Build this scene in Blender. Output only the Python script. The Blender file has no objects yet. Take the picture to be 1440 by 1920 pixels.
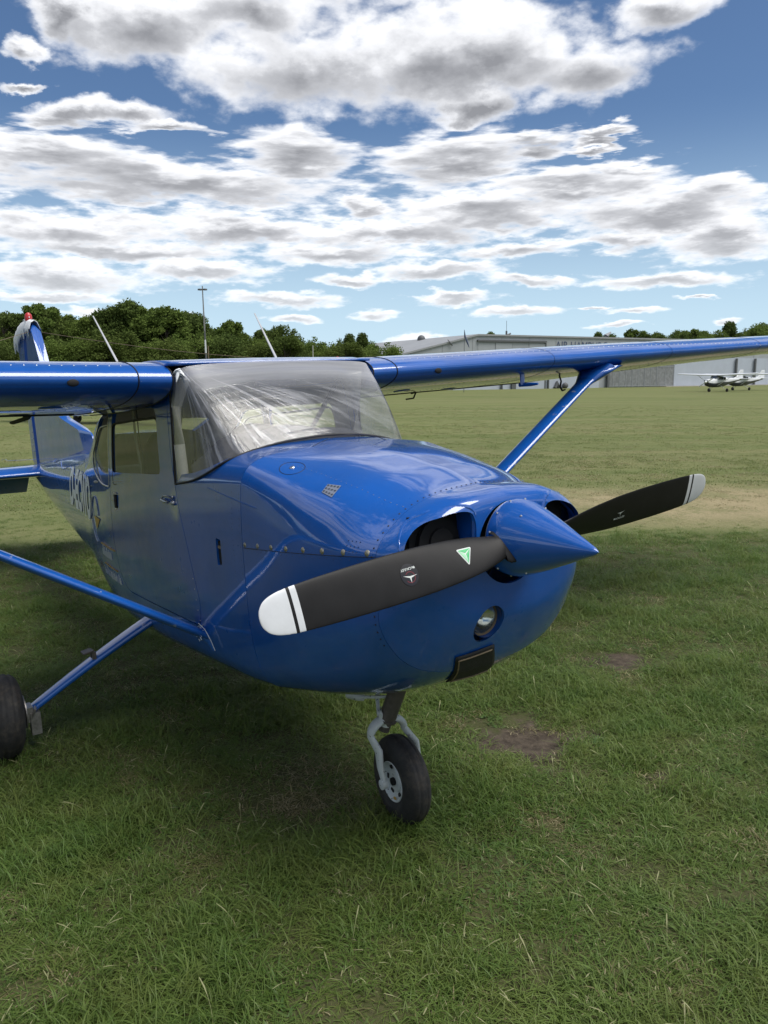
import bpy, bmesh, math, random
import numpy as np
from mathutils import Vector, Matrix, noise as mnoise
from mathutils.bvhtree import BVHTree
R_ = math.radians
random.seed(7); np.random.seed(7)
sc = bpy.context.scene
col = sc.collection

# ------------------------------------------------------------------ camera, world, sun, exposure
CAM = Vector((2.9425, -1.8409, 1.8748))
cr = Vector((0.56229672, 0.82689762, -0.00792039)); cu = Vector((-0.13081089, 0.09840166, 0.98651185)); cf = Vector((-0.81652367, 0.5536763, -0.16349815))
cd = bpy.data.cameras.new('camera'); cam = bpy.data.objects.new('camera', cd); col.objects.link(cam)
cd.sensor_fit = 'VERTICAL'; cd.sensor_height = 36.0; cd.lens = 36.0 * 1502.57 / 1920.0
cd.clip_start = 0.05; cd.clip_end = 6000
cam.matrix_world = Matrix(((cr.x, cu.x, -cf.x, CAM.x), (cr.y, cu.y, -cf.y, CAM.y), (cr.z, cu.z, -cf.z, CAM.z), (0, 0, 0, 1)))
sc.camera = cam
sc.view_settings.view_transform = 'Standard'; sc.view_settings.look = 'None'
sc.view_settings.gamma = 1.0; EXPO = 0.78; sc.view_settings.exposure = EXPO
sc.view_settings.use_curve_mapping = False
SUN_AZ, SUN_EL = 34.0, 64.0
sd = bpy.data.lights.new('sun', 'SUN'); sd.energy = 2.1; sd.angle = R_(38.0); sd.color = (1.0, 0.96, 0.9)
so = bpy.data.objects.new('sun', sd); col.objects.link(so)
sv = Vector((math.cos(R_(SUN_AZ)) * math.cos(R_(SUN_EL)), math.sin(R_(SUN_AZ)) * math.cos(R_(SUN_EL)), math.sin(R_(SUN_EL))))
so.rotation_euler = (-sv).to_track_quat('-Z', 'Y').to_euler(); so.location = (0, 0, 30)
world = bpy.data.worlds.new('World'); sc.world = world; world.use_nodes = True

class NT:
    """small node helper"""
    def __init__(s, tree): s.t = tree; s.n = tree.nodes; s.l = tree.links
    def node(s, typ, **kw):
        n = s.n.new(typ)
        for k, v in kw.items(): setattr(n, k, v)
        return n
    def put(s, sock, v):
        if hasattr(v, 'is_output') or isinstance(v, bpy.types.NodeSocket): s.l.new(v, sock)
        elif v is not None: sock.default_value = v
    def math(s, op, a, b=None, c=None, clamp=False):
        n = s.node('ShaderNodeMath', operation=op, use_clamp=clamp)
        s.put(n.inputs[0], a); s.put(n.inputs[1], b)
        if c is not None: s.put(n.inputs[2], c)
        return n.outputs[0]
    def vm(s, op, a, b=None, scale=None):
        n = s.node('ShaderNodeVectorMath', operation=op)
        s.put(n.inputs[0], a); s.put(n.inputs[1], b)
        if scale is not None: s.put(n.inputs['Scale'], scale)
        return n.outputs['Value'] if op in ('LENGTH', 'DOT_PRODUCT', 'DISTANCE') else n.outputs[0]
    def noise(s, vec, scale=5, detail=4, rough=0.5, dist=0.0, out='Fac', lac=2.0):
        n = s.node('ShaderNodeTexNoise'); s.put(n.inputs['Vector'], vec)
        s.put(n.inputs['Scale'], scale); n.inputs['Detail'].default_value = detail
        n.inputs['Roughness'].default_value = rough; n.inputs['Distortion'].default_value = dist
        n.inputs['Lacunarity'].default_value = lac
        return n.outputs['Color' if out == 'Color' else 0]
    def mix(s, f, a, b, blend='MIX'):
        n = s.node('ShaderNodeMix', data_type='RGBA', blend_type=blend)
        s.put(n.inputs['Factor'], f); s.put(n.inputs[6], a); s.put(n.inputs[7], b)
        return n.outputs[2]
    def ramp(s, f, stops, interp='LINEAR'):
        n = s.node('ShaderNodeValToRGB'); s.put(n.inputs[0], f); r = n.color_ramp; r.interpolation = interp
        while len(r.elements) < len(stops): r.elements.new(0.5)
        for e, (p, c) in zip(r.elements, stops):
            e.position = p; e.color = c if len(c) == 4 else (*c, 1)
        return n.outputs[0]
    def mapr(s, v, a, b, c=0.0, d=1.0, smooth=False):
        n = s.node('ShaderNodeMapRange'); n.interpolation_type = 'SMOOTHSTEP' if smooth else 'LINEAR'
        for i, q in enumerate((v, a, b, c, d)): s.put(n.inputs[i], q)
        return n.outputs[0]
    def sep(s, v):
        n = s.node('ShaderNodeSeparateXYZ'); s.put(n.inputs[0], v); return n.outputs
    def comb(s, x, y, z=0.0):
        n = s.node('ShaderNodeCombineXYZ'); s.put(n.inputs[0], x); s.put(n.inputs[1], y); s.put(n.inputs[2], z); return n.outputs[0]

# clouds: (azimuth deg, elevation deg, half-width, half-height) of the cloud banks of the day
CLOUDS = [(161.7, 21.5, 6.0, 2.11), (166.1, 21.6, 1.9, 1.17), (154.3, 22.5, 7.6, 1.66), (150.2, 19.8, 8.8, 2.6), (141.0, 20.4, 8.9, 3.18), (133.4, 19.0, 5.4, 2.31), (140.7, 17.6, 2.5, 1.01), (128.3, 21.8, 3.6, 1.36), (146.3, 25.0, 20.0, 2.02), (168.3, 19.8, 1.5, 0.64), (167.9, 18.1, 1.6, 0.28), (165.2, 16.5, 2.9, 0.75), (162.0, 16.5, 3.3, 0.82), (159.2, 15.7, 2.4, 0.42), (167.3, 13.8, 6.1, 1.54), (159.5, 12.6, 13.1, 1.58), (151.2, 14.8, 4.7, 1.74), (141.0, 14.2, 4.2, 1.88), (136.9, 14.9, 3.1, 0.75), (131.9, 14.9, 2.1, 0.34), (129.4, 13.3, 3.7, 0.8), (132.5, 12.2, 7.1, 1.33), (124.4, 11.3, 3.6, 1.05), (127.4, 10.3, 6.3, 1.27), (146.2, 11.5, 1.7, 0.73), (139.0, 10.9, 7.7, 1.19), (145.0, 9.9, 6.5, 0.94), (124.0, 8.8, 3.5, 1.33), (129.7, 9.0, 2.7, 0.59), (166.0, 9.5, 6.3, 1.21), (155.5, 10.0, 6.8, 1.06), (162.8, 8.5, 8.0, 0.66), (167.2, 6.6, 5.3, 0.98), (158.1, 7.2, 4.3, 0.75), (148.7, 8.4, 5.1, 0.82), (137.3, 8.6, 4.6, 0.61), (142.0, 7.3, 4.0, 0.63), (167.9, 5.3, 3.9, 0.4), (127.2, 6.3, 4.5, 0.5), (136.2, 6.5, 2.8, 0.45), (140.6, 5.4, 2.6, 0.39), (136.7, 4.5, 3.0, 0.35), (148.1, 6.6, 2.3, 0.39), (153.1, 5.4, 4.0, 0.53), (146.3, 4.5, 1.4, 0.47), (128.8, 4.3, 1.7, 0.24), (143.5, 2.6, 2.0, 0.47), (122.9, 3.5, 0.8, 0.2), (151.7, 4.2, 1.7, 0.29), (130.0, 3.4, 1.8, 0.17), (131.6, 4.6, 1.0, 0.14), (124.6, 5.2, 1.1, 0.13), (163.4, 4.4, 3.8, 0.34)]

def build_world():
    g = bpy.data.node_groups.new('cloud_density', 'ShaderNodeTree')
    g.interface.new_socket('Dir', in_out='INPUT', socket_type='NodeSocketVector')
    g.interface.new_socket('Density', in_out='OUTPUT', socket_type='NodeSocketFloat')
    g.interface.new_socket('Fine', in_out='OUTPUT', socket_type='NodeSocketFloat'); g.interface.new_socket('Wisp', in_out='OUTPUT', socket_type='NodeSocketFloat'); g.interface.new_socket('Up', in_out='OUTPUT', socket_type='NodeSocketFloat')
    q = NT(g); gi = q.node('NodeGroupInput'); go = q.node('NodeGroupOutput')
    d = q.vm('NORMALIZE', gi.outputs[0]); x, y, z = q.sep(d)
    az = q.math('MULTIPLY', q.math('ARCTAN2', y, x), 180 / math.pi)
    el = q.math('MULTIPLY', q.math('ARCSINE', z), 180 / math.pi)
    zz = q.math('ADD', q.math('MAXIMUM', z, 0.0), 0.10)
    p = q.comb(q.math('DIVIDE', x, zz), q.math('DIVIDE', y, zz), 3.7)
    # warp the cloud outlines; the amplitude shrinks with the perspective towards the horizon
    elf = q.mapr(el, 2.0, 18.0, 0.20, 1.0)
    lowk = q.mapr(el, 1.0, 16.0, 2.4, 1.0)
    pf = q.vm('SCALE', q.vm('MULTIPLY', d, (1.0, 1.0, 1.9)), scale=lowk)
    w1 = q.vm('SUBTRACT', q.noise(pf, 5.0, 4, 0.55, out='Color'), (0.5, 0.5, 0.5))
    w2 = q.vm('SUBTRACT', q.noise(pf, 17.0, 7, 0.62, out='Color'), (0.5, 0.5, 0.5))
    w = q.vm('ADD', q.vm('SCALE', w1, scale=q.math('MULTIPLY', elf, 6.5)), q.vm('SCALE', w2, scale=q.math('MULTIPLY', elf, 2.8)))
    w = q.vm('MULTIPLY', w, (1.5, 0.75, 0.0))
    ae = q.vm('ADD', q.comb(az, el), w)
    m = None; num = None; den = None
    for a0, e0, ra, re in CLOUDS:
        v = q.vm('MULTIPLY', q.vm('SUBTRACT', ae, (a0, e0, 0)), (1 / (ra * (1.10 if e0 < 11 else 1)), 1 / (re * (1.16 if 5.5 < e0 < 11 else 1)), 0))
        L = q.vm('LENGTH', v)
        m = L if m is None else q.math('SMOOTH_MIN', m, L, 0.15)
        wt_ = q.math('POWER', q.math('MAXIMUM', q.math('SUBTRACT', 1.35, L), 0.0), 2.0)
        nv = q.math('MULTIPLY', wt_, q.sep(v)[1])
        num = nv if num is None else q.math('ADD', num, nv); den = wt_ if den is None else q.math('ADD', den, wt_)
    blob = q.math('SUBTRACT', 1.0, m)                                   # 1 in the core, 0 at the rim
    blob = q.math('MAXIMUM', blob, -1.0)
    # the same kind of cloud cover over the rest of the sky
    gen = q.math('MULTIPLY', q.math('SUBTRACT', q.noise(p, 0.75, 5, 0.5), 0.47), 5.5)
    oa = q.mapr(q.math('ABSOLUTE', q.math('SUBTRACT', az, 146.0)), 24.0, 34.0, 0, 1, True)
    oe = q.mapr(el, 22.0, 28.0, 0, 1, True)
    o = q.math('MAXIMUM', oa, oe)
    base = q.node('ShaderNodeMix', data_type='FLOAT'); q.put(base.inputs[0], o); q.put(base.inputs[2], blob); q.put(base.inputs[3], gen)
    f1 = q.noise(pf, 22.0, 7, 0.54)
    f2 = q.noise(pf, 9.0, 5, 0.55)
    dens = q.math('ADD', base.outputs[0], q.math('MULTIPLY', q.math('SUBTRACT', f1, 0.5), 1.3))
    sm = q.math('MULTIPLY', q.math('SUBTRACT', f2, 0.5), 0.95)
    dens = q.math('ADD', dens, sm)
    soft = q.math('ADD', q.math('ADD', base.outputs[0], q.math('MULTIPLY', sm, 0.75)), q.math('MULTIPLY', q.math('SUBTRACT', f1, 0.5), 0.42))
    q.l.new(dens, go.inputs[0]); q.l.new(soft, go.inputs[1]); q.l.new(q.noise(pf, 13.0, 7, 0.58), go.inputs[2]); q.l.new(q.math('MULTIPLY', q.math('DIVIDE', num, q.math('ADD', den, 0.02)), q.math('SUBTRACT', 1.0, o)), go.inputs[3])

    q = NT(world.node_tree); q.n.clear()
    out = q.node('ShaderNodeOutputWorld'); bg = q.node('ShaderNodeBackground')
    sky = q.node('ShaderNodeTexSky'); sky.sky_type = 'NISHITA'; sky.sun_disc = False
    sky.sun_elevation = R_(SUN_EL); sky.sun_rotation = R_(90.0 - SUN_AZ); sky.air_density = 1.0; sky.dust_density = 0.6; sky.ozone_density = 2.2; sky.altitude = 100
    tc = q.node('ShaderNodeTexCoord'); dv = tc.outputs['Generated']
    def dn(v):
        n = q.node('ShaderNodeGroup'); n.node_tree = g; q.put(n.inputs[0], v); return n.outputs
    D0 = dn(dv)
    _, _, z = q.sep(dv)
    dens = D0[0]
    alpha = q.mapr(dens, -0.26, 0.42, 0, 1, True)
    thick = q.mapr(D0[1], 0.04, 1.05, 0, 1, False)
    lit = q.mapr(q.math('ADD', D0[3], q.math('MULTIPLY', q.math('SUBTRACT', D0[2], 0.5), 3.0)), -0.75, 0.65, 0, 1, True)
    low = q.mapr(z, 0.05, 0.30, 0, 1)
    shade = q.math('MULTIPLY', thick, q.math('SUBTRACT', 1.75, q.math('MULTIPLY', lit, 1.45)))
    shade = q.math('MULTIPLY', shade, q.mapr(D0[2], 0.36, 0.64, 0.70, 1.25), clamp=True)
    shade = q.math('MULTIPLY', shade, q.mapr(z, 0.04, 0.28, 0.62, 1.0))
    cc = q.ramp(shade, [(0.0, (0.98, 0.985, 1.0)), (0.22, (0.74, 0.75, 0.78)), (0.5, (0.48, 0.49, 0.52)), (1.0, (0.245, 0.252, 0.275))])
    cc = q.vm('SCALE', cc, scale=1.13)
    cc = q.mix(q.mapr(z, 0.0, 0.16, 0.55, 0.0), cc, (0.80, 0.88, 0.94, 1))
    skyc = q.vm('SCALE', sky.outputs[0], scale=SKY)
    skyc = q.mix(1.0, skyc, (0.80, 0.94, 1.10, 1), 'MULTIPLY')
    skyc = q.mix(q.mapr(z, 0.0, 0.30, 0.80, 0.0, True), skyc, (0.60, 0.80, 0.95, 1))
    fin = q.mix(alpha, skyc, cc)
    # background strength stays in the daylight range: cloud radiance is divided by it beforehand
    fin = q.vm('SCALE', fin, scale=SKYGAIN / 0.1)
    q.put(bg.inputs[0], fin); bg.inputs[1].default_value = 0.1
    q.l.new(bg.outputs[0], out.inputs[0])
SKY = 0.078; SKYGAIN = 0.66
build_world()
world.cycles.sampling_method = 'MANUAL'; world.cycles.sample_map_resolution = 512
sc.cycles.max_bounces = 8; sc.cycles.transparent_max_bounces = 24; sc.cycles.caustics_reflective = False; sc.cycles.caustics_refractive = False

# ------------------------------------------------------------------ helpers
def tag(o, label=None, cat=None, group=None, kind=None):
    if label: o['label'] = label
    if cat: o['category'] = cat
    if group: o['group'] = group
    if kind: o['kind'] = kind
    return o
def empty(name, loc=(0, 0, 0), rz=0.0):
    o = bpy.data.objects.new(name, None); col.objects.link(o); o.location = loc; o.rotation_euler = (0, 0, rz); return o
def mk(name, me, mats=None, parent=None):
    o = bpy.data.objects.new(name, me); col.objects.link(o)
    if mats is not None:
        for m in (mats if isinstance(mats, (list, tuple)) else [mats]): me.materials.append(m)
    if parent is not None: o.parent = parent
    return o
def mesh(name, vs, fs, mats, parent=None, smooth=True, mi=None, ang=None):
    me = bpy.data.meshes.new(name); me.from_pydata([tuple(map(float, v)) for v in vs], [], [tuple(f) for f in fs])
    if smooth: me.polygons.foreach_set('use_smooth', [True] * len(me.polygons))
    if mi is not None: me.polygons.foreach_set('material_index', mi)
    me.update()
    if ang: me.set_sharp_from_angle(angle=R_(ang))
    return mk(name, me, mats, parent)
class MB:
    def __init__(s): s.v = []; s.f = []; s.m = []
    def add(s, vs, fs, m=0):
        b = len(s.v); s.v += [tuple(map(float, v)) for v in vs]; s.f += [tuple(i + b for i in f) for f in fs]; s.m += [m] * len(fs)
        return s
    def box(s, c, d, rot=None, m=0):
        hx, hy, hz = d[0] / 2, d[1] / 2, d[2] / 2
        vs = [Vector((i * hx, j * hy, k * hz)) for i in (-1, 1) for j in (-1, 1) for k in (-1, 1)]
        if rot is not None: vs = [rot @ v for v in vs]
        vs = [v + Vector(c) for v in vs]
        return s.add(vs, [(0, 1, 3, 2), (4, 6, 7, 5), (0, 4, 5, 1), (2, 3, 7, 6), (0, 2, 6, 4), (1, 5, 7, 3)], m)
    def tube(s, pts, rad, n=12, m=0, cap=True, flat=1.0, up=(0, 0, 1)):
        pts = [Vector(p) for p in pts]; k = len(pts)
        if not hasattr(rad, '__len__'): rad = [rad] * k
        vs = []; U = Vector(up)
        for i, p in enumerate(pts):
            t = (pts[min(i + 1, k - 1)] - pts[max(i - 1, 0)]).normalized()
            a = t.cross(U)
            if a.length < 1e-3: a = t.cross(Vector((1, 0, 0)))
            a.normalize(); b = a.cross(t).normalized()
            for j in range(n):
                th = 2 * math.pi * j / n
                vs.append(p + a * math.cos(th) * rad[i] + b * math.sin(th) * rad[i] * flat)
        fs = [(i * n + j, i * n + (j + 1) % n, (i + 1) * n + (j + 1) % n, (i + 1) * n + j) for i in range(k - 1) for j in range(n)]
        if cap: fs += [tuple(range(n))[::-1], tuple((k - 1) * n + j for j in range(n))]
        return s.add(vs, fs, m)
    def rev(s, prof, origin, axis, n=32, m=0, closed=False):
        """prof: (distance along axis, radius)"""
        ax = Vector(axis).normalized(); a = ax.cross(Vector((0, 0, 1)))
        if a.length < 1e-3: a = ax.cross(Vector((1, 0, 0)))
        a.normalize(); b = ax.cross(a); o = Vector(origin); vs = []
        for h, r in prof:
            for j in range(n):
                th = 2 * math.pi * j / n; vs.append(o + ax * h + (a * math.cos(th) + b * math.sin(th)) * r)
        k = len(prof); fs = []
        for i in range(k - 1 + (1 if closed else 0)):
            i2 = (i + 1) % k
            fs += [(i * n + j, i * n + (j + 1) % n, i2 * n + (j + 1) % n, i2 * n + j) for j in range(n)]
        return s.add(vs, fs, m)
    def ball(s, c, r, n=8, m=0, sc_=(1, 1, 1)):
        prof = []; c = Vector(c); vs = []; k = max(4, n // 2 + 1)
        for i in range(k):
            ph = math.pi * i / (k - 1)
            for j in range(n):
                th = 2 * math.pi * j / n
                vs.append(c + Vector((math.sin(ph) * math.cos(th) * sc_[0], math.sin(ph) * math.sin(th) * sc_[1], math.cos(ph) * sc_[2])) * r)
        fs = [(i * n + j, (i + 1) * n + j, (i + 1) * n + (j + 1) % n, i * n + (j + 1) % n) for i in range(k - 1) for j in range(n)]
        return s.add(vs, fs, m)
    def build(s, name, mats, parent=None, smooth=True, ang=40):
        return mesh(name, s.v, s.f, mats, parent, smooth, s.m, ang if smooth else None)
def copy_tree(o, parent=None):
    c = o.copy(); col.objects.link(c)
    if parent is not None: c.parent = parent
    for ch in list(o.children): copy_tree(ch, c)
    return c
def pchip(xk, yk, x):
    xk = np.asarray(xk, float); yk = np.asarray(yk, float); x = np.asarray(x, float)
    h = np.diff(xk); h = np.where(np.abs(h) < 1e-9, 1e-9, h); dl = np.diff(yk, axis=0) / h.reshape(-1, *([1] * (yk.ndim - 1)))
    n = len(xk); d = np.zeros_like(yk)
    for i in range(1, n - 1):
        s_ = dl[i - 1] * dl[i]; w1 = 2 * h[i] + h[i - 1]; w2 = h[i] + 2 * h[i - 1]
        with np.errstate(divide='ignore', invalid='ignore'):
            v = (w1 + w2) / (w1 / dl[i - 1] + w2 / dl[i])
        d[i] = np.where(s_ > 0, v, 0)
    d[0] = dl[0]; d[-1] = dl[-1]
    i = np.clip(np.searchsorted(xk, x, side='right') - 1, 0, n - 2)
    t = (x - xk[i]) / h[i]
    if yk.ndim > 1: t = t.reshape(-1, *([1] * (yk.ndim - 1))); hh = h[i].reshape(t.shape)
    else: hh = h[i]
    return (2 * t**3 - 3 * t**2 + 1) * yk[i] + (t**3 - 2 * t**2 + t) * hh * d[i] + (-2 * t**3 + 3 * t**2) * yk[i + 1] + (t**3 - t**2) * hh * d[i + 1]

# ------------------------------------------------------------------ materials
def mat(name):
    m = bpy.data.materials.new(name); m.use_nodes = True; q = NT(m.node_tree)
    b = q.n['Principled BSDF']; return m, q, b
def simple(name, c, rough=0.5, metal=0.0, coat=0.0, spec=0.5, var=0.0, vscale=30, bump=0.0, bscale=200):
    m, q, b = mat(name)
    b.inputs['Roughness'].default_value = rough; b.inputs['Metallic'].default_value = metal
    b.inputs['Coat Weight'].default_value = coat; b.inputs['Coat Roughness'].default_value = 0.05
    b.inputs['Specular IOR Level'].default_value = spec
    tc = q.node('ShaderNodeTexCoord').outputs['Object']
    if var:
        n = q.noise(tc, vscale, 5, 0.6)
        q.put(b.inputs['Base Color'], q.mix(q.mapr(n, 0.3, 0.7), (*[x * (1 - var) for x in c], 1), (*[min(1, x * (1 + var)) for x in c], 1)))
    else: b.inputs['Base Color'].default_value = (*c, 1)
    if bump:
        bn = q.node('ShaderNodeBump'); bn.inputs['Strength'].default_value = bump; bn.inputs['Distance'].default_value = 0.002
        q.put(bn.inputs['Height'], q.noise(tc, bscale, 3, 0.6)); q.l.new(bn.outputs[0], b.inputs['Normal'])
    return m
def paint_blue(name='blue_paint', chips=0.0, base=(0.007, 0.090, 0.385), flat=0.0):
    m, q, b = mat(name)
    tc = q.node('ShaderNodeTexCoord').outputs['Object']
    n1 = q.noise(tc, 3.0, 5, 0.6)
    c = q.mix(q.mapr(n1, 0.3, 0.7), (*[x * 0.86 for x in base], 1), (*[x * 1.12 for x in base], 1))
    dust = q.mapr(q.noise(tc, 45, 6, 0.75), 0.52, 0.8, 0, 0.08)
    c = q.mix(dust, c, (0.17, 0.18, 0.19, 1))
    # little pale chips and insect specks
    sp = q.mapr(q.noise(tc, 130, 3, 0.5), 0.76 - chips * 0.05, 0.79 - chips * 0.05)
    sp2 = q.math('MULTIPLY', q.mapr(q.noise(tc, 14, 4, 0.7), 0.66 - chips * 0.07, 0.69 - chips * 0.07), min(1.0, chips))
    k = q.math('MAXIMUM', q.math('MULTIPLY', sp, 0.5), sp2)
    c = q.mix(k, c, (0.46, 0.47, 0.48, 1))
    q.put(b.inputs['Base Color'], c)
    q.put(b.inputs['Roughness'], q.mapr(q.noise(tc, 8, 5, 0.65), 0.3, 0.7, 0.26, 0.42))
    b.inputs['Specular IOR Level'].default_value = 0.15
    b.inputs['Coat Weight'].default_value = 1.0
    q.put(b.inputs['Coat Roughness'], q.mapr(q.noise(tc, 11, 5, 0.7), 0.3, 0.75, 0.02, 0.075)); b.inputs['Coat IOR'].default_value = 1.68
    bn = q.node('ShaderNodeBump'); bn.inputs['Strength'].default_value = 0.22; bn.inputs['Distance'].default_value = 0.004
    hgt = q.math('ADD', q.noise(tc, 5.0, 3, 0.5), q.math('MULTIPLY', q.noise(tc, 160, 2, 0.5), 0.02))
    q.put(bn.inputs['Height'], hgt); q.l.new(bn.outputs[0], b.inputs['Normal']); q.l.new(bn.outputs[0], b.inputs['Coat Normal'])
    return m
def glass(name, tint=(0.86, 0.9, 0.86), film=0.0, streak=False, dirt=0.05):
    m = bpy.data.materials.new(name); m.use_nodes = True; q = NT(m.node_tree); q.n.clear()
    out = q.node('ShaderNodeOutputMaterial'); tr = q.node('ShaderNodeBsdfTransparent'); gl = q.node('ShaderNodeBsdfGlossy'); df = q.node('ShaderNodeBsdfDiffuse'); tl = q.node('ShaderNodeBsdfTranslucent')
    tr.inputs[0].default_value = (*tint, 1); gl.inputs['Roughness'].default_value = 0.03
    tc = q.node('ShaderNodeTexCoord')
    fr = q.node('ShaderNodeFresnel'); gq = q.node('ShaderNodeNewGeometry'); q.put(fr.inputs['IOR'], q.mapr(gq.outputs['Backfacing'], 0, 1, 1.5, 1 / 1.5))
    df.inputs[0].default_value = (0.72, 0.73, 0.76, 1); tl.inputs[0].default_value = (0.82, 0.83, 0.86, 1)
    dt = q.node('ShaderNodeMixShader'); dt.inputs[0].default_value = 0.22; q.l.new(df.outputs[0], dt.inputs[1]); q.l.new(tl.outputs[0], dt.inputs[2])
    a = q.node('ShaderNodeMixShader'); q.l.new(tr.outputs[0], a.inputs[1]); q.l.new(gl.outputs[0], a.inputs[2])
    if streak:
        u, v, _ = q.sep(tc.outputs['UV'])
        # painted streaks of sky reflection along film creases, fanning from the upper starboard corner
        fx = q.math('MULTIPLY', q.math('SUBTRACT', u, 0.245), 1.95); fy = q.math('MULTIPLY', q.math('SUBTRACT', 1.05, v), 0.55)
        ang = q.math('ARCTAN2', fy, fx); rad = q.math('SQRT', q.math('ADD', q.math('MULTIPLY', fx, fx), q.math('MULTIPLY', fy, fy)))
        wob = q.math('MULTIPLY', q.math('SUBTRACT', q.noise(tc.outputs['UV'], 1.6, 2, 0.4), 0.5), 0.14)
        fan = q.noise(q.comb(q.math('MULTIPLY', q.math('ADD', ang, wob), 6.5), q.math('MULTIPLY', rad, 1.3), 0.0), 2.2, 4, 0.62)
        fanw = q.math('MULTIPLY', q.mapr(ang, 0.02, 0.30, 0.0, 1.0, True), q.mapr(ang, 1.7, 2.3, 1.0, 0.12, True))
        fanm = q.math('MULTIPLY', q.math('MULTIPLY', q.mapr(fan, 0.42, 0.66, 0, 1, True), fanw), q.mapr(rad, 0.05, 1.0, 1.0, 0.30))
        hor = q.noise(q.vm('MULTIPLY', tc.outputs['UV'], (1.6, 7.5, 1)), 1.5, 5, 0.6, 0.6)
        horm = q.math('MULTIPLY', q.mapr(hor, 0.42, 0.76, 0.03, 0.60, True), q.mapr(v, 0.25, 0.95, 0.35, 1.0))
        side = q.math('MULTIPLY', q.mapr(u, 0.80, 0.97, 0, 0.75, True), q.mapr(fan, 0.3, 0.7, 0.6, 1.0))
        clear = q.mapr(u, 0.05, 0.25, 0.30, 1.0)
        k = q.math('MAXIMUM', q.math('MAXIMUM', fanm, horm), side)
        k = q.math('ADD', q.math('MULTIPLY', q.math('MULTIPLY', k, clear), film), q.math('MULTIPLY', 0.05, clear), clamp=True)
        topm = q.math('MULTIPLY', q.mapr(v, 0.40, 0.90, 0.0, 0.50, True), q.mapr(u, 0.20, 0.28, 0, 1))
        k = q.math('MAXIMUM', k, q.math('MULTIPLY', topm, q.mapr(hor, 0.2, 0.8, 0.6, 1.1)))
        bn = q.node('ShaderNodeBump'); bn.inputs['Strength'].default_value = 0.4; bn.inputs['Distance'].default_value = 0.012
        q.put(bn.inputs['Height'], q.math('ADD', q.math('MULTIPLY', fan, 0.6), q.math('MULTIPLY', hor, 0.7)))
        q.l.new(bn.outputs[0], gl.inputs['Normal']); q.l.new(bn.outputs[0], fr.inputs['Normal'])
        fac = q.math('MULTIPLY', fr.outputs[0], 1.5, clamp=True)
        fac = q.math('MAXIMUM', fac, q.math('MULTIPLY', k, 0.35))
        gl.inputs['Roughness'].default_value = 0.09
    else:
        k = q.mapr(q.noise(tc.outputs['Object'], 9, 5, 0.7), 0.35, 0.8, dirt * 0.5, dirt * 2)
        fac = fr.outputs[0]
    q.put(a.inputs[0], fac)
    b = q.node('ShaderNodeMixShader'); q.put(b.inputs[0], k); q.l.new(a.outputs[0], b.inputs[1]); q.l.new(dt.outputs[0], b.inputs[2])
    q.l.new(b.outputs[0], out.inputs[0]); return m

M = {}
M['blue'] = paint_blue()
M['blue_worn'] = paint_blue('worn_blue_paint', 0.45)
M['black'] = simple('black_rubber_trim', (0.012, 0.012, 0.013), 0.6)
M['dark'] = simple('dark_void', (0.006, 0.006, 0.007), 0.8)
M['tyre'] = simple('tyre_rubber', (0.018, 0.018, 0.019), 0.75, var=0.35, vscale=25, bump=0.4, bscale=120)
q_ = NT(M['tyre'].node_tree); b_ = q_.n['Principled BSDF']; tc_ = q_.node('ShaderNodeTexCoord').outputs['Object']; src = b_.inputs['Base Color'].links[0].from_socket
q_.put(b_.inputs['Base Color'], q_.mix(q_.mapr(q_.noise(tc_, 18, 6, 0.75), 0.48, 0.72, 0.0, 0.55), src, (0.085, 0.070, 0.052, 1)))
M['blade'] = simple('matt_black_blade', (0.0095, 0.0092, 0.0095), 0.5, var=0.25, vscale=14, bump=0.15, bscale=500, spec=0.25)
M['white'] = simple('white_paint', (0.62, 0.64, 0.66), 0.4, var=0.08, vscale=12)
M['grey'] = simple('dull_steel', (0.30, 0.29, 0.28), 0.45, 0.8, var=0.3, vscale=40)
M['alu'] = simple('bare_alloy', (0.45, 0.45, 0.45), 0.38, 0.9, var=0.2, vscale=60)
M['screw'] = simple('screw_metal', (0.6, 0.6, 0.6), 0.3, 1.0)
M['strutgrey'] = simple('shock_strut_brown_grey', (0.095, 0.082, 0.075), 0.5, 0.2, var=0.2, vscale=40)
M['chipwhite'] = None
M['patchgrey'] = simple('dull_patch_metal', (.24, .27, .34), .4, .3)
M['panelgap'] = simple('panel_gap', (0.006, 0.012, 0.04), 0.6)
M['trim'] = simple('beige_cabin_trim', (0.50, 0.49, 0.42), 0.75, var=0.08, vscale=8)
M['post'] = simple('pale_post_trim', (0.42, 0.42, 0.38), 0.7, var=0.05)
M['seat'] = simple('grey_seat_cloth', (0.075, 0.078, 0.062), 0.9, var=0.15, vscale=60, bump=0.3)
M['glare'] = simple('dark_instrument_shroud', (0.03, 0.031, 0.036), 0.75, var=0.2, vscale=30)
M['belt'] = simple('seat_belt_webbing', (0.05, 0.055, 0.045), 0.9)
M['glass'] = glass('cabin_glass', (0.88, 0.91, 0.85), dirt=0.07)
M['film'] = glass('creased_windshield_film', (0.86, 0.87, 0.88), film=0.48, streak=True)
M['rivet'] = simple('painted_rivet', (0.02, 0.05, 0.16), 0.35)
M['fast'] = simple('brass_fastener', (0.33, 0.31, 0.24), 0.4, 0.6, var=0.4, vscale=200)
M['amber'] = simple('worn_tan_edge', (0.20, 0.15, 0.09), 0.6)
M['filter'] = simple('dark_filter_mesh', (0.022, 0.022, 0.019), 0.8, bump=1.0, bscale=260)
M['mirror'] = simple('lamp_reflector', (0.75, 0.76, 0.78), 0.12, 1.0)
M['red'] = simple('red_beacon', (0.5, 0.03, 0.035), 0.3)
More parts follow.
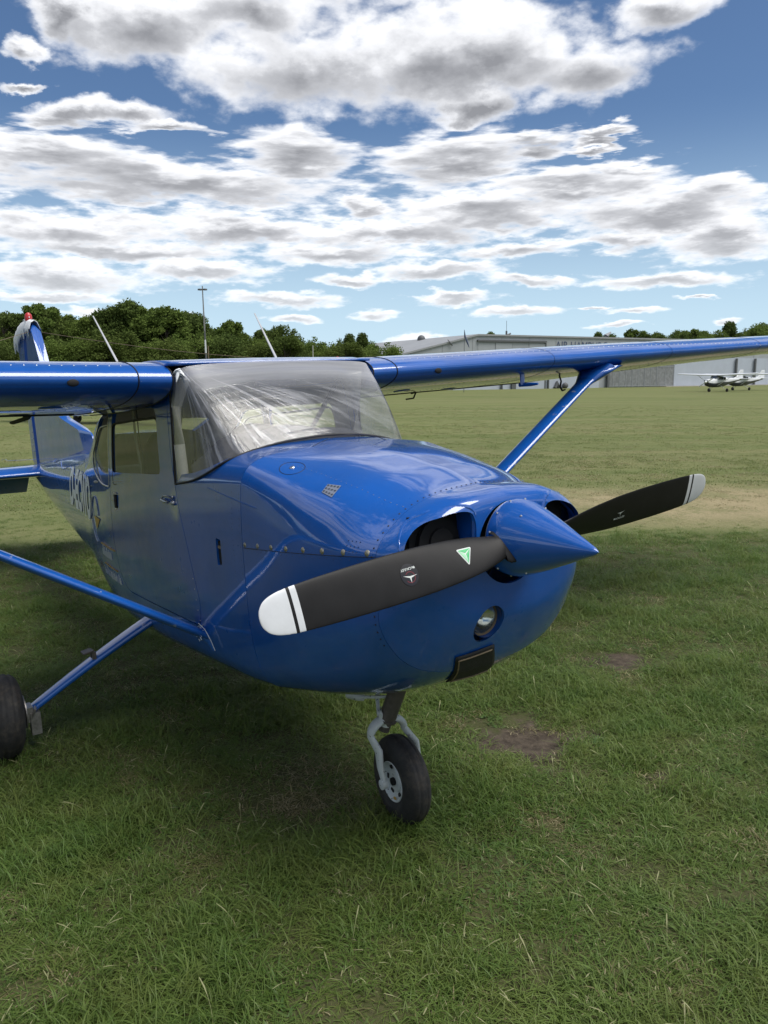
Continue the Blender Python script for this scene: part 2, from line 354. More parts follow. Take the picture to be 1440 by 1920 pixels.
M['green'] = simple('green_sticker', (0.03, 0.42, 0.13), 0.35)
M['green2'] = simple('pale_green_sticker', (0.30, 0.62, 0.38), 0.35)
M['printwhite'] = simple('printed_white', (0.62, 0.66, 0.64), 0.45)
M['decal'] = simple('black_decal', (0.010, 0.010, 0.014), 0.3)
M['decalred'] = simple('dark_red_print', (0.18, 0.02, 0.03), 0.4)
M['yellow'] = simple('yellow_print', (0.45, 0.28, 0.04), 0.5)
M['cover'] = simple('frayed_pale_cover', (0.74, 0.76, 0.77), 0.7, var=0.15, vscale=25, bump=0.6, bscale=60)
M['ant'] = simple('pale_antenna', (0.42, 0.43, 0.44), 0.45)
def chip_white():
    m, q, b = mat('chipped_white_paint'); tc = q.node('ShaderNodeTexCoord').outputs['Object']
    k = q.mapr(q.noise(tc, 70, 4, 0.6), 0.63, 0.67)
    q.put(b.inputs['Base Color'], q.mix(k, (0.52, 0.56, 0.56, 1), (0.05, 0.045, 0.04, 1))); b.inputs['Roughness'].default_value = 0.45
    return m
M['chipwhite'] = chip_white()

# ------------------------------------------------------------------ the ground
RT = Matrix(((0.9996515, -0.0060369, -0.0256979, 0.0375876), (0.0053891, 0.9996678, -0.0252034, 0.0303093), (0.0258415, 0.0250561, 0.999352, -0.0091196), (0, 0, 0, 1)))
def ground_z(x, y):
    x = np.asarray(x, float); y = np.asarray(y, float)
    pl = 0.02571 * (x - 0.355) + 0.02522 * (y - 0.068)
    r = np.hypot(x - 0.3, y + 0.1); w = 1 - np.clip((r - 2.4) / 5.0, 0, 1); w = w * w * (3 - 2 * w)
    far = np.clip((np.hypot(x - 2.9, y + 1.8) - 9) / 20, 0, 1)
    b = 0.012 * np.sin(x * 1.9 + 0.7 * y) * np.cos(1.3 * y - 0.6 * x) + 0.009 * np.sin(3.9 * x + 1.1) * np.sin(3.3 * y)
    return pl * w + b * (1 - far)
SOIL = [(0.12, 0.97, 0.37, 0.33, 0.98), (-0.40, 2.28, 0.30, 0.20, 0.98), (0.72, 1.12, 0.20, 0.09, 0.98), (-0.15, -0.12, 0.34, 0.20, 0.98), (-3.9, 9.3, 4.3, 1.55, 1.01)]
def patch(x, y, i):
    cx, cy, rx, ry, a = SOIL[i]
    ca, sa = math.cos(a), math.sin(a)
    dx, dy = x - cx, y - cy
    return np.hypot((dx * ca + dy * sa) / rx, (-dx * sa + dy * ca) / ry)
# the long grass ends at the mown field; straight line through two places
EA, EB = np.array([-6.54, 0.05]), np.array([-2.29, 6.83])
en = np.array([-(EB - EA)[1], (EB - EA)[0]]); en = en / np.linalg.norm(en)
def mown(x, y):           # >0 beyond the edge of the long grass
    return (x - EA[0]) * en[0] + (y - EA[1]) * en[1]

def ground_material():
    m, q, b = mat('grass_field_ground')
    geo = q.node('ShaderNodeNewGeometry'); P = geo.outputs['Position']
    x, y, z = q.sep(P)
    n_big = q.noise(P, 0.10, 5, 0.6); n_mid = q.noise(P, 0.8, 6, 0.65); n_f = q.noise(P, 14, 6, 0.75); n_ff = q.noise(P, 90, 4, 0.7)
    # mown swaths run across the view
    sw = q.noise(q.comb(q.math('ADD', q.math('MULTIPLY', x, 0.83), q.math('MULTIPLY', y, -0.56)), q.math('ADD', q.math('MULTIPLY', x, 0.06), q.math('MULTIPLY', y, 0.09))), 0.55, 5, 0.6)
    far = q.mix(q.mapr(n_mid, 0.3, 0.72), (0.105, 0.135, 0.042, 1), (0.165, 0.185, 0.07, 1))
    far = q.mix(q.mapr(sw, 0.42, 0.62), far, (0.215, 0.205, 0.095, 1))
    far = q.mix(q.mapr(n_big, 0.35, 0.7, 0, 0.6), far, (0.17, 0.20, 0.07, 1))
    far = q.mix(q.mapr(n_f, 0.35, 0.75, 0.35, 0.0), far, (0.085, 0.105, 0.035, 1))
    soilc = q.mix(q.mapr(n_f, 0.35, 0.7), (0.050, 0.040, 0.031, 1), (0.135, 0.108, 0.080, 1))
    near = q.mix(q.mapr(n_mid, 0.35, 0.65), (0.05, 0.065, 0.02, 1), (0.09, 0.095, 0.035, 1))
    near = q.mix(q.mapr(n_ff, 0.4, 0.7), near, (0.09, 0.085, 0.045, 1))
    att = q.node('ShaderNodeAttribute'); att.attribute_name = 'zone'; zr = q.sep(att.outputs['Color'])
    c = q.mix(zr[0], near, far)
    c = q.mix(q.mapr(q.math('ADD', zr[1], q.math('MULTIPLY', q.math('SUBTRACT', n_f, 0.5), 0.8)), 0.3, 0.6), c, soilc)
    c = q.mix(q.math('MULTIPLY', zr[2], q.mapr(q.math('ADD', n_f, q.math('MULTIPLY', q.math('SUBTRACT', n_mid, 0.5), 1.3)), 0.34, 0.60, 0.30, 1)), c, (0.33, 0.275, 0.16, 1))
    q.put(b.inputs['Base Color'], c); b.inputs['Roughness'].default_value = 0.95; b.inputs['Specular IOR Level'].default_value = 0.15
    bn = q.node('ShaderNodeBump'); bn.inputs['Strength'].default_value = 0.7; bn.inputs['Distance'].default_value = 0.04
    q.put(bn.inputs['Height'], q.math('ADD', n_f, q.math('MULTIPLY', n_ff, 0.3))); q.l.new(bn.outputs[0], b.inputs['Normal'])
    return m
M['ground'] = ground_material()

def build_ground():
    # one sheet to the horizon, fine near the aircraft: rings of a polar grid around the spot where one stands
    rr = list(np.linspace(0.05, 14, 110)) + list(np.geomspace(14.4, 3500, 60)); na = 220
    vs = []; zone = []
    for r in rr:
        a = np.linspace(0, 2 * np.pi, na, endpoint=False)
        X = 1.6 + r * np.cos(a); Y = -0.6 + r * np.sin(a); Z = ground_z(X, Y)
        s = np.zeros(na)
        nz_ = .30 * np.sin(13 * X + 3 * Y) * np.sin(11 * Y - 2 * X) + .2 * np.sin(27 * X - 9 * Y + 1) * np.sin(23 * Y + 5 * X)
        for i in (0, 1, 2): s = np.maximum(s, 1.25 - patch(X, Y, i) + nz_)
        # bare patches are slightly hollow
        Z = Z - 0.015 * np.clip(s, 0, 1)
        f = np.clip(mown(X, Y) / 1.2 + 0.5, 0, 1)
        dry = np.clip(1.6 - patch(X, Y, 4), 0, 1)
        s3 = np.clip(1.1 - patch(X, Y, 3), 0, 1) * 0.4
        vs += list(zip(X, Y, Z)); zone += [(float(f[i]), float(np.clip(max(s[i], s3[i]), 0, 1)), float(dry[i]), 1.0) for i in range(na)]
    vs.append((1.6, -0.6, float(ground_z(1.6, -0.6)))); zone.append((0, 0, 0, 1)); c = len(vs) - 1
    fs = [(i * na + j, i * na + (j + 1) % na, (i + 1) * na + (j + 1) % na, (i + 1) * na + j)[::-1] for i in range(len(rr) - 1) for j in range(na)]
    fs = [f[::-1] for f in fs] + [(c, j, (j + 1) % na) for j in range(na)]
    o = mesh('ground', vs, fs, M['ground']); at = o.data.attributes.new('zone', 'FLOAT_COLOR', 'POINT')
    at.data.foreach_set('color', [v for z in zone for v in z])
    tag(o, 'wide grass airfield with long green grass in front, bare soil spots and a mown field behind', 'ground', kind='structure')
build_ground()

# ------------------------------------------------------------------ grass
def grass_material(name, c0, c1, c2):
    m = bpy.data.materials.new(name); m.use_nodes = True; q = NT(m.node_tree); q.n.clear()
    out = q.node('ShaderNodeOutputMaterial'); df = q.node('ShaderNodeBsdfPrincipled'); tl = q.node('ShaderNodeBsdfTranslucent'); mx = q.node('ShaderNodeMixShader')
    at = q.node('ShaderNodeAttribute'); at.attribute_name = 'tone'
    oi = q.node('ShaderNodeObjectInfo'); P = q.node('ShaderNodeNewGeometry').outputs['Position']
    big = q.noise(P, 0.9, 4, 0.6); sm = q.noise(P, 5.0, 3, 0.6)
    t = at.outputs['Fac']
    g = q.mix(q.mapr(q.math('ADD', q.math('MULTIPLY', big, 0.7), q.math('MULTIPLY', oi.outputs['Random'], 0.3)), 0.35, 0.65), c0, c1)
    g = q.mix(q.mapr(sm, 0.45, 0.7, 0, 0.6), g, (0.19, 0.22, 0.06, 1))
    g = q.mix(q.mapr(t, 0.70, 0.90), g, c2)
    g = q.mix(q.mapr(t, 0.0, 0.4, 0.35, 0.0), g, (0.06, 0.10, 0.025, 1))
    q.put(df.inputs['Base Color'], g); q.put(tl.inputs[0], g); df.inputs['Roughness'].default_value = 0.5; df.inputs['Specular IOR Level'].default_value = 0.35
    mx.inputs[0].default_value = 0.42; q.l.new(df.outputs[0], mx.inputs[1]); q.l.new(tl.outputs[0], mx.inputs[2]); q.l.new(mx.outputs[0], out.inputs[0]); return m
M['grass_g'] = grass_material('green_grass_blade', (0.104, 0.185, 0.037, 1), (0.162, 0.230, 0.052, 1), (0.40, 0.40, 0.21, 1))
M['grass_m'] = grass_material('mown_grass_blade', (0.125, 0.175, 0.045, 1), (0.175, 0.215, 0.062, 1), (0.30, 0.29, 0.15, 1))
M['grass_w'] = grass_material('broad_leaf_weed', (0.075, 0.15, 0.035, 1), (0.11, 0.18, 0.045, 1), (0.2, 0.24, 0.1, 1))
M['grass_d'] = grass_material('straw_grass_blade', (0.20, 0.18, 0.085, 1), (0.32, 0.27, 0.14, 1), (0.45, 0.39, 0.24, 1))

def clump(name, nb, rad, hmin, hmax, wid, lean, segs, rng, straw=0.12, flop=0.6, m='grass_g', seeds=0):
    vs = []; fs = []; tone = []
    sweep = rng.uniform(0, 2 * math.pi)
    for b in range(nb):
        r = rad * math.sqrt(rng.random()); a = rng.uniform(0, 2 * math.pi); x0, y0 = r * math.cos(a), r * math.sin(a)
        h = rng.uniform(hmin, hmax); w = wid * rng.uniform(0.6, 1.3)
        d = sweep + rng.gauss(0, 1.3) if rng.random() < 0.7 else rng.uniform(0, 2 * math.pi)
        L = lean * rng.uniform(0.45, 1.8); t_ = rng.random(); tn = 0.95 if t_ < straw else rng.uniform(0.15, 0.68)
        
        if tn > .9: h *= .65; L *= 1.7
        px, py, pz = x0, y0, -0.01; th = L * 0.4; base = len(vs); sg = h / segs; kx, ky = -math.sin(d), math.cos(d)
        tw = rng.uniform(-0.9, 0.9); kx, ky = kx * math.cos(tw) - ky * math.sin(tw), kx * math.sin(tw) + ky * math.cos(tw)
        for s in range(segs + 1):
            f = s / segs; ww = w * (1 - f ** 1.6) * 0.5 + 0.0004
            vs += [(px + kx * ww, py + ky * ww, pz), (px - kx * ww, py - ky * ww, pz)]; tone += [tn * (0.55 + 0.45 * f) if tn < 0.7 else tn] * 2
            th += L * flop * (0.5 + f); th = min(th, 2.0)
            px += math.cos(d) * math.sin(th) * sg; py += math.sin(d) * math.sin(th) * sg; pz = max(pz + math.cos(th) * sg, 0.004)
        fs += [(base + 2 * s, base + 2 * s + 1, base + 2 * s + 3, base + 2 * s + 2) for s in range(segs)]
    for b in range(seeds):   # thin flowering stems with a pale head
        a = rng.uniform(0, 6.28); r = rad * rng.random(); x0, y0 = r * math.cos(a), r * math.sin(a); h = hmax * rng.uniform(1.1, 1.7); d = rng.uniform(0, 6.28); L = rng.uniform(0.1, 0.6)
        base = len(vs); n = 5; px, py, pz = x0, y0, 0.0; th = L * 0.3
        for s in range(n + 1):
            f = s / n; ww = 0.0006 if f < 0.75 else 0.0016 * (1.25 - f) * 3
            vs += [(px - math.sin(d) * ww, py + math.cos(d) * ww, pz), (px + math.sin(d) * ww, py - math.cos(d) * ww, pz)]; tone += [0.96 if f > 0.7 else 0.86] * 2
            th += L * 0.35; px += math.cos(d) * math.sin(th) * h / n; py += math.sin(d) * math.sin(th) * h / n; pz += math.cos(th) * h / n
        fs += [(base + 2 * s, base + 2 * s + 1, base + 2 * s + 3, base + 2 * s + 2) for s in range(n)]
    me = bpy.data.meshes.new(name); me.from_pydata(vs, [], fs); me.materials.append(M[m])
    at = me.attributes.new('tone', 'FLOAT', 'POINT'); at.data.foreach_set('value', tone)
    me.polygons.foreach_set('use_smooth', [True] * len(fs))
    return me

def scatter(name, pts, rots, scales, idx, meshes, label, cat):
    """one ground-cover object: points that a geometry-nodes tree turns into tufts"""
    me = bpy.data.meshes.new(name); me.from_pydata([tuple(p) for p in pts], [], [])
    for nm, ty, dat in (('rot', 'FLOAT_VECTOR', [c for r in rots for c in r]), ('scl', 'FLOAT_VECTOR', [c for s in scales for c in s]), ('idx', 'INT', list(idx))):
        a = me.attributes.new(nm, ty, 'POINT'); a.data.foreach_set('vector' if ty == 'FLOAT_VECTOR' else 'value', dat)
    o = mk(name, me)
    ng = bpy.data.node_groups.new(name + '_tree', 'GeometryNodeTree'); ng.interface.new_socket('Geometry', in_out='INPUT', socket_type='NodeSocketGeometry'); ng.interface.new_socket('Geometry', in_out='OUTPUT', socket_type='NodeSocketGeometry')
    n = ng.nodes; l = ng.links; gi = n.new('NodeGroupInput'); go = n.new('NodeGroupOutput')
    cn = bpy.data.collections.new(name + '_tufts')
    for i, ms in enumerate(meshes):
        t = bpy.data.objects.new('%s_tuft_%02d' % (name, i), ms); cn.objects.link(t)
    ci = n.new('GeometryNodeCollectionInfo'); ci.inputs['Collection'].default_value = cn; ci.inputs['Separate Children'].default_value = True; ci.inputs['Reset Children'].default_value = True
    ip = n.new('GeometryNodeInstanceOnPoints'); ip.inputs['Pick Instance'].default_value = True
    def attr(nm, ty):
        a = n.new('GeometryNodeInputNamedAttribute'); a.data_type = ty; a.inputs['Name'].default_value = nm; return [x for x in a.outputs if x.enabled][0]
    l.new(gi.outputs[0], ip.inputs['Points']); l.new(ci.outputs[0], ip.inputs['Instance'])
    l.new(attr('idx', 'INT'), ip.inputs['Instance Index'])
    e2r = n.new('FunctionNodeEulerToRotation'); l.new(attr('rot', 'FLOAT_VECTOR'), e2r.inputs[0]); l.new(e2r.outputs[0], ip.inputs['Rotation'])
    l.new(attr('scl', 'FLOAT_VECTOR'), ip.inputs['Scale']); l.new(ip.outputs[0], go.inputs[0])
    md = o.modifiers.new('tufts', 'NODES'); md.node_group = ng
    return tag(o, label, cat, kind='stuff')

def build_grass():
    rng = random.Random(3)
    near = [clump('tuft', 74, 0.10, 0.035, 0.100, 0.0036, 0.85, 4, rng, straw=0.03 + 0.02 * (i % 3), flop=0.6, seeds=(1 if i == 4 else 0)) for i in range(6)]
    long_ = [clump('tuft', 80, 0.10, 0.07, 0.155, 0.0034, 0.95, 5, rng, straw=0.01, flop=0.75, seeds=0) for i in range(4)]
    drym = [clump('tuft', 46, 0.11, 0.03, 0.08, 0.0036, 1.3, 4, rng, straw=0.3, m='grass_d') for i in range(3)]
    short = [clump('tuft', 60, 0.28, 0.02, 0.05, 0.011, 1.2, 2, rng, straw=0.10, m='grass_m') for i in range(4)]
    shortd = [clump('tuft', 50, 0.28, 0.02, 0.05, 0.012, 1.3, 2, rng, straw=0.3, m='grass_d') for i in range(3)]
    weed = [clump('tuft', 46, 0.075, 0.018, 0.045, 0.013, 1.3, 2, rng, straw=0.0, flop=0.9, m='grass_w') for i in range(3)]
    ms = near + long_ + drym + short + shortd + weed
    nr = np.random.RandomState(5)
    pts = []; rots = []; scl = []; idx = []
    vaz = math.atan2(cf.y, cf.x)
    def nz(x, y, s, o=0.0): return mnoise.fractal(Vector((x * s + o, y * s - o, o)), 1.0, 2.0, 4)
    # polar sampling around the viewer so that the density falls with distance
    def ring(r0, r1, dens, half=31.0):
        area = math.radians(2 * half) * 0.5 * (r1 * r1 - r0 * r0); n = int(area * dens)
        r = np.sqrt(nr.uniform(r0 * r0, r1 * r1, n)); a = vaz + np.radians(nr.uniform(-half, half, n))
        return CAM.x + r * np.cos(a), CAM.y + r * np.sin(a), r
    X = []; Y = []; Rr = []
    for r0, r1, dn_, hf in ((0.9, 5.0, 330, 40), (5.0, 8.0, 210, 33), (8.0, 12.5, 120, 31), (12.5, 20, 26, 30), (20, 34, 9, 30), (34, 55, 3, 30)):
        x, y, r = ring(r0, r1, dn_, hf); X.append(x); Y.append(y); Rr.append(r)
    X = np.concatenate(X); Y = np.concatenate(Y); Rr = np.concatenate(Rr); Z = ground_z(X, Y); MW = mown(X, Y)
    PT = [patch(X, Y, i) for i in range(5)]
    for i in range(len(X)):
        x, y, z, r = X[i], Y[i], Z[i], Rr[i]
        n1 = nz(x, y, 1.1); n2 = nz(x, y, 3.2, 7.0)
        mw = MW[i] + 0.5 * n2
        s = min(PT[0][i], PT[1][i], PT[2][i]) + 0.35 * n2
        s += .30 * math.sin(13 * x + 3 * y) * math.sin(11 * y - 2 * x) * -1 + .35 * nz(x, y, 9.0, 3.0)
        if s < 0.95 and nr.rand() < 0.955: continue
        dry = PT[4][i] + 0.3 * n2 < 1.25 or PT[3][i] + 0.3 * n2 < 1.25
        edge = s < 1.3
        if mw > 0.25:
            if r < 12.5 and nr.rand() < 0.5: continue
            k = (13 + nr.randint(4)) if not (dry or n1 > 0.22) else 17 + nr.randint(3)
            if r < 12.5: k = (nr.randint(6) if not dry else 10 + nr.randint(3))
            sz = 0.55 if r < 12.5 else 1.0
            if PT[4][i] < 1.2 and r >= 12.5: sz = 0.7
            hs = sz * nr.uniform(0.6, 1.1)
        else:
            if dry and nr.rand() < 0.75: k = 10 + nr.randint(3)
            elif (n1 > 0.10 or nr.rand() < 0.10) and not edge and n2 > -0.15 : k = 6 + nr.randint(4)
            elif nr.rand() < 0.07 or n2 > 0.42: k = 10 + nr.randint(3)
            elif nz(x, y, 1.7, 21.0) > 0.24 and nr.rand() < 0.6: k = 20 + nr.randint(3)
            else: k = nr.randint(6)
            sz = nr.uniform(0.75, 1.2); n3 = nz(x, y, 5.5, 13.0); hs = sz * (0.80 + 0.6 * max(-0.5, min(0.9, n1 + n2 * 0.6)) + 0.9 * max(-0.35, min(0.8, n3)))
            if edge: hs *= 0.6
        pts.append((x, y, z - 0.004)); rots.append((nr.uniform(-0.12, 0.12), nr.uniform(-0.12, 0.12), nr.uniform(0, 6.28))); scl.append((sz, sz, hs)); idx.append(int(k))
    scatter('grass', pts, rots, scl, idx, ms, 'long tangled green grass with straw stems covering the airfield around the blue aircraft', 'grass')
build_grass()

# ------------------------------------------------------------------ the blue aircraft (x forward from the firewall, y to port, z up from the ground)
SL = 0.078                       # it sits slightly nose-up: height rises with x
def lv(x, z): return z + SL * x
LOW0 = [(.535, 1.25), (.53, .95), (.50, .70), (.42, .60), (.22, .56), (0, .555)]
FORE = [  # x, half-profile keys from top centre to bottom centre (y, level z)
 (-.745, [(0, 1.69), (.2, 1.68), (.39, 1.64), (.485, 1.575), (.529, 1.49), (.54, 1.25), (.535, .95), (.50, .70), (.42, .60), (.22, .56), (0, .555)]),
 (-.30, [(0, 1.658), (.2, 1.648), (.39, 1.616), (.482, 1.570), (.524, 1.49), (.537, 1.25), (.532, .95), (.50, .70), (.42, .60), (.22, .56), (0, .555)]),
 (-.012, [(0, 1.620), (.22, 1.612), (.425, 1.586), (.492, 1.550), (.524, 1.485), (.535, 1.232), (.53, .95), (.495, .72), (.41, .61), (.22, .57), (0, .565)])]
COWL = [
 (-.008, FORE[2][1]),
 (.30, [(0, 1.572), (.21, 1.560), (.402, 1.516), (.474, 1.476), (.508, 1.41), (.528, 1.236), (.52, .97), (.475, .76), (.38, .655), (.2, .60), (0, .592)]),
 (.55, [(0, 1.512), (.2, 1.499), (.374, 1.450), (.446, 1.402), (.482, 1.34), (.505, 1.240), (.495, .99), (.44, .80), (.34, .70), (.18, .655), (0, .645)]),
 (.835, [(0, 1.438), (.18, 1.424), (.322, 1.380), (.402, 1.322), (.438, 1.284), (.455, 1.244), (.455, 1.04), (.39, .90), (.28, .82), (.14, .785), (0, .775)])]
BOWL = [
 (.840, COWL[3][1]),
 (.885, [(0, 1.432), (.18, 1.419), (.308, 1.378), (.382, 1.326), (.418, 1.285), (.434, 1.244), (.420, 1.06), (.352, .945), (.25, .875), (.13, .845), (0, .838)]),
 (.925, [(0, 1.425), (.17, 1.413), (.292, 1.372), (.360, 1.324), (.393, 1.285), (.404, 1.244), (.382, 1.08), (.318, .985), (.228, .93), (.12, .905), (0, .90)]),
 (.955, [(0, 1.415), (.165, 1.403), (.276, 1.364), (.335, 1.318), (.363, 1.282), (.370, 1.244), (.342, 1.10), (.282, 1.02), (.203, .975), (.11, .955), (0, .95)]),
 (.975, [(0, 1.398), (.155, 1.387), (.256, 1.350), (.307, 1.308), (.331, 1.276), (.334, 1.244), (.302, 1.12), (.248, 1.055), (.178, 1.015), (.10, .998), (0, .995)]),
 (.985, [(0, 1.372), (.14, 1.363), (.230, 1.330), (.270, 1.297), (.289, 1.270), (.290, 1.244), (.258, 1.14), (.21, 1.09), (.15, 1.062), (.085, 1.05), (0, 1.048)])]
FULL = COWL + BOWL[1:]
AFT = [
 (-.746, [(0, 2.030), (.25, 2.030), (.44, 2.015), (.503, 1.93), (.53, 1.49), (.54, 1.25), (.535, .95), (.50, .70), (.42, .60), (.22, .56), (0, .555)]),
 (-1.2, [(0, 2.055), (.25, 2.055), (.45, 2.04), (.507, 1.95), (.535, 1.49), (.542, 1.25), (.535, .95), (.50, .70), (.42, .60), (.22, .56), (0, .555)]),
 (-1.9, [(0, 1.985), (.25, 1.985), (.44, 1.97), (.498, 1.90), (.53, 1.49), (.54, 1.25), (.525, .96), (.485, .72), (.40, .62), (.21, .58), (0, .575)]),
 (-2.25, [(0, 1.935), (.25, 1.93), (.42, 1.915), (.468, 1.86), (.505, 1.49), (.515, 1.25), (.50, .97), (.46, .76), (.38, .67), (.2, .63), (0, .625)]),
 (-2.62, [(0, 1.84), (.20, 1.835), (.35, 1.81), (.415, 1.75), (.465, 1.48), (.475, 1.26), (.46, 1.02), (.415, .83), (.33, .745), (.18, .705), (0, .70)]),
 (-3.0, [(0, 1.735), (.15, 1.73), (.29, 1.705), (.365, 1.65), (.415, 1.48), (.425, 1.28), (.41, 1.08), (.36, .91), (.28, .83), (.15, .795), (0, .79)]),
 (-4.5, [(0, 1.715), (.10, 1.71), (.19, 1.685), (.245, 1.62), (.28, 1.5), (.28, 1.38), (.265, 1.26), (.23, 1.16), (.17, 1.105), (.08, 1.08), (0, 1.075)]),
 (-6.2, [(0, 1.69), (.04, 1.685), (.075, 1.66), (.10, 1.63), (.118, 1.58), (.12, 1.54), (.11, 1.50), (.09, 1.46), (.07, 1.44), (.03, 1.43), (0, 1.425)]),
 (-6.55, [(0, 1.66), (.02, 1.655), (.04, 1.64), (.05, 1.62), (.06, 1.58), (.06, 1.55), (.055, 1.53), (.045, 1.51), (.035, 1.50), (.015, 1.49), (0, 1.49)])]
NSUB = 6
def half(keys):
    k = np.array(keys, float); s = np.concatenate([[0], np.cumsum(np.hypot(*np.diff(k, axis=0).T))])
    t = []
    for i in range(len(k) - 1): t += list(s[i] + (s[i + 1] - s[i]) * np.arange(NSUB) / NSUB)
    t.append(s[-1]); return pchip(s, k, np.array(t))
def ring_at(table, x, inset=0.0):
    xs = np.array([t[0] for t in table]); ks = np.array([t[1] for t in table], float)
    if xs[0] > xs[-1]: xs = xs[::-1]; ks = ks[::-1]
    k = pchip(xs, ks, np.array([x]))[0]; h = half(k)
    if inset:
        tn = np.gradient(h, axis=0); tn /= np.linalg.norm(tn, axis=1)[:, None] + 1e-9
        nrm = np.stack([tn[:, 1], -tn[:, 0]], 1)       # inward for a profile running top -> side -> bottom
        h = h + nrm * inset; h[:, 0] = np.maximum(h[:, 0], 0); h[0, 0] = 0; h[-1, 0] = 0
    port = [(x, y, lv(x, z)) for y, z in h]; star = [(x, -y, lv(x, z)) for y, z in h[1:-1][::-1]]
    return port + star
def loft(rings, cap0=True, cap1=True, flip=False):
    n = len(rings[0]); vs = [p for r in rings for p in r]
    fs = [(i * n + j, i * n + (j + 1) % n, (i + 1) * n + (j + 1) % n, (i + 1) * n + j) for i in range(len(rings) - 1) for j in range(n)]
    if cap0: fs.append(tuple(range(n))[::-1])
    if cap1: fs.append(tuple((len(rings) - 1) * n + j for j in range(n)))
    if flip: fs = [f[::-1] for f in fs]
    return vs, fs
def fix_normals(o):
    bm = bmesh.new(); bm.from_mesh(o.data); bmesh.ops.recalc_face_normals(bm, faces=bm.faces); bm.to_mesh(o.data); bm.free()
def shell(name, rings_o, rings_i, mats, parent):
    """closed thin-walled body: outer skin (slot 0), inner skin (slot 1)"""
    n = len(rings_o[0]); vo = [p for r in rings_o for p in r]; vi = [p for r in rings_i for p in r]; no = len(vo)
    K = len(rings_o); fs = []; mi = []
    for i in range(K - 1):
        for j in range(n): fs.append((i * n + j, i * n + (j + 1) % n, (i + 1) * n + (j + 1) % n, (i + 1) * n + j)); mi.append(0)
    for i in range(K - 1):
        for j in range(n): fs.append((no + i * n + j, no + (i + 1) * n + j, no + (i + 1) * n + (j + 1) % n, no + i * n + (j + 1) % n)); mi.append(1)
    for i in (0, K - 1):
        for j in range(n):
            a, b = i * n + j, i * n + (j + 1) % n; fs.append((a, b, no + b, no + a)); mi.append(0)
    o = mesh(name, vo + vi, fs, mats, parent, True, mi); fix_normals(o); return o
def prism(pts, axis, a, b):
    """closed prism from a 2-D outline; axis 'y' takes (x, z), 'x' takes (y, z), 'z' takes (x, y)"""
    def P(p, t): return {'y': (p[0], t, p[1]), 'x': (t, p[0], p[1]), 'z': (p[0], p[1], t)}[axis]
    n = len(pts); vs = [P(p, a) for p in pts] + [P(p, b) for p in pts]
    fs = [tuple(range(n)), tuple(range(n, 2 * n))[::-1]] + [(i, (i + 1) % n, n + (i + 1) % n, n + i) for i in range(n)]
    o = mesh('cutter', vs, fs, None, None, False); fix_normals(o); return o
def rounded(pts, r, k=5):
    out = []; n = len(pts); r = [r] * n if not hasattr(r, '__len__') else r
    for i in range(n):
        p, a, b = Vector(pts[i]), Vector(pts[i - 1]), Vector(pts[(i + 1) % n]); u = (a - p).normalized(); v = (b - p).normalized()
        rr = min(r[i], (a - p).length * 0.45, (b - p).length * 0.45)
        p0, p1 = p + u * rr, p + v * rr
        for j in range(k + 1):
            t = j / k; q_ = p0 * (1 - t) ** 2 + p * 2 * t * (1 - t) + p1 * t * t; out.append((q_.x, q_.y))
    return out
def boolean(o, cutters, op='DIFFERENCE', keep=False):
    for c in cutters:
        md = o.modifiers.new('b', 'BOOLEAN'); md.operation = op; md.object = c; md.solver = 'EXACT'
    bpy.context.view_layer.update(); dg = bpy.context.evaluated_depsgraph_get()
    me = bpy.data.meshes.new_from_object(o.evaluated_get(dg)); o.modifiers.clear(); old = o.data; o.data = me
    if not keep:
        for c in cutters: bpy.data.objects.remove(c)
    return o
def finish(o, ang=28):
    me = o.data; me.polygons.foreach_set('use_smooth', [True] * len(me.polygons)); me.update(); me.set_sharp_from_angle(angle=R_(ang))

plane = empty('light_aircraft'); plane.matrix_world = RT
SMALL = ('rivet_line', 'spinner_screws', 'shroud_screws', 'plate_screws', 'lock_screws', 'patch_holes', 'rim_holes', 'rudder_beads', 'aileron_beads', 'club_lettering', 'club_print', 'flaked_primer', 'engine_cylinder', 'registration', 'badge_lettering', 'maker_lettering', 'badge_emblem', 'maker_emblem', 'wall_seams', 'leaf_frame', 'hangar_lettering', 'vent_lip', 'axle_nut')
tag(plane, 'blue high-wing propeller aircraft with black two-blade propeller parked on the grass in front', 'aircraft')

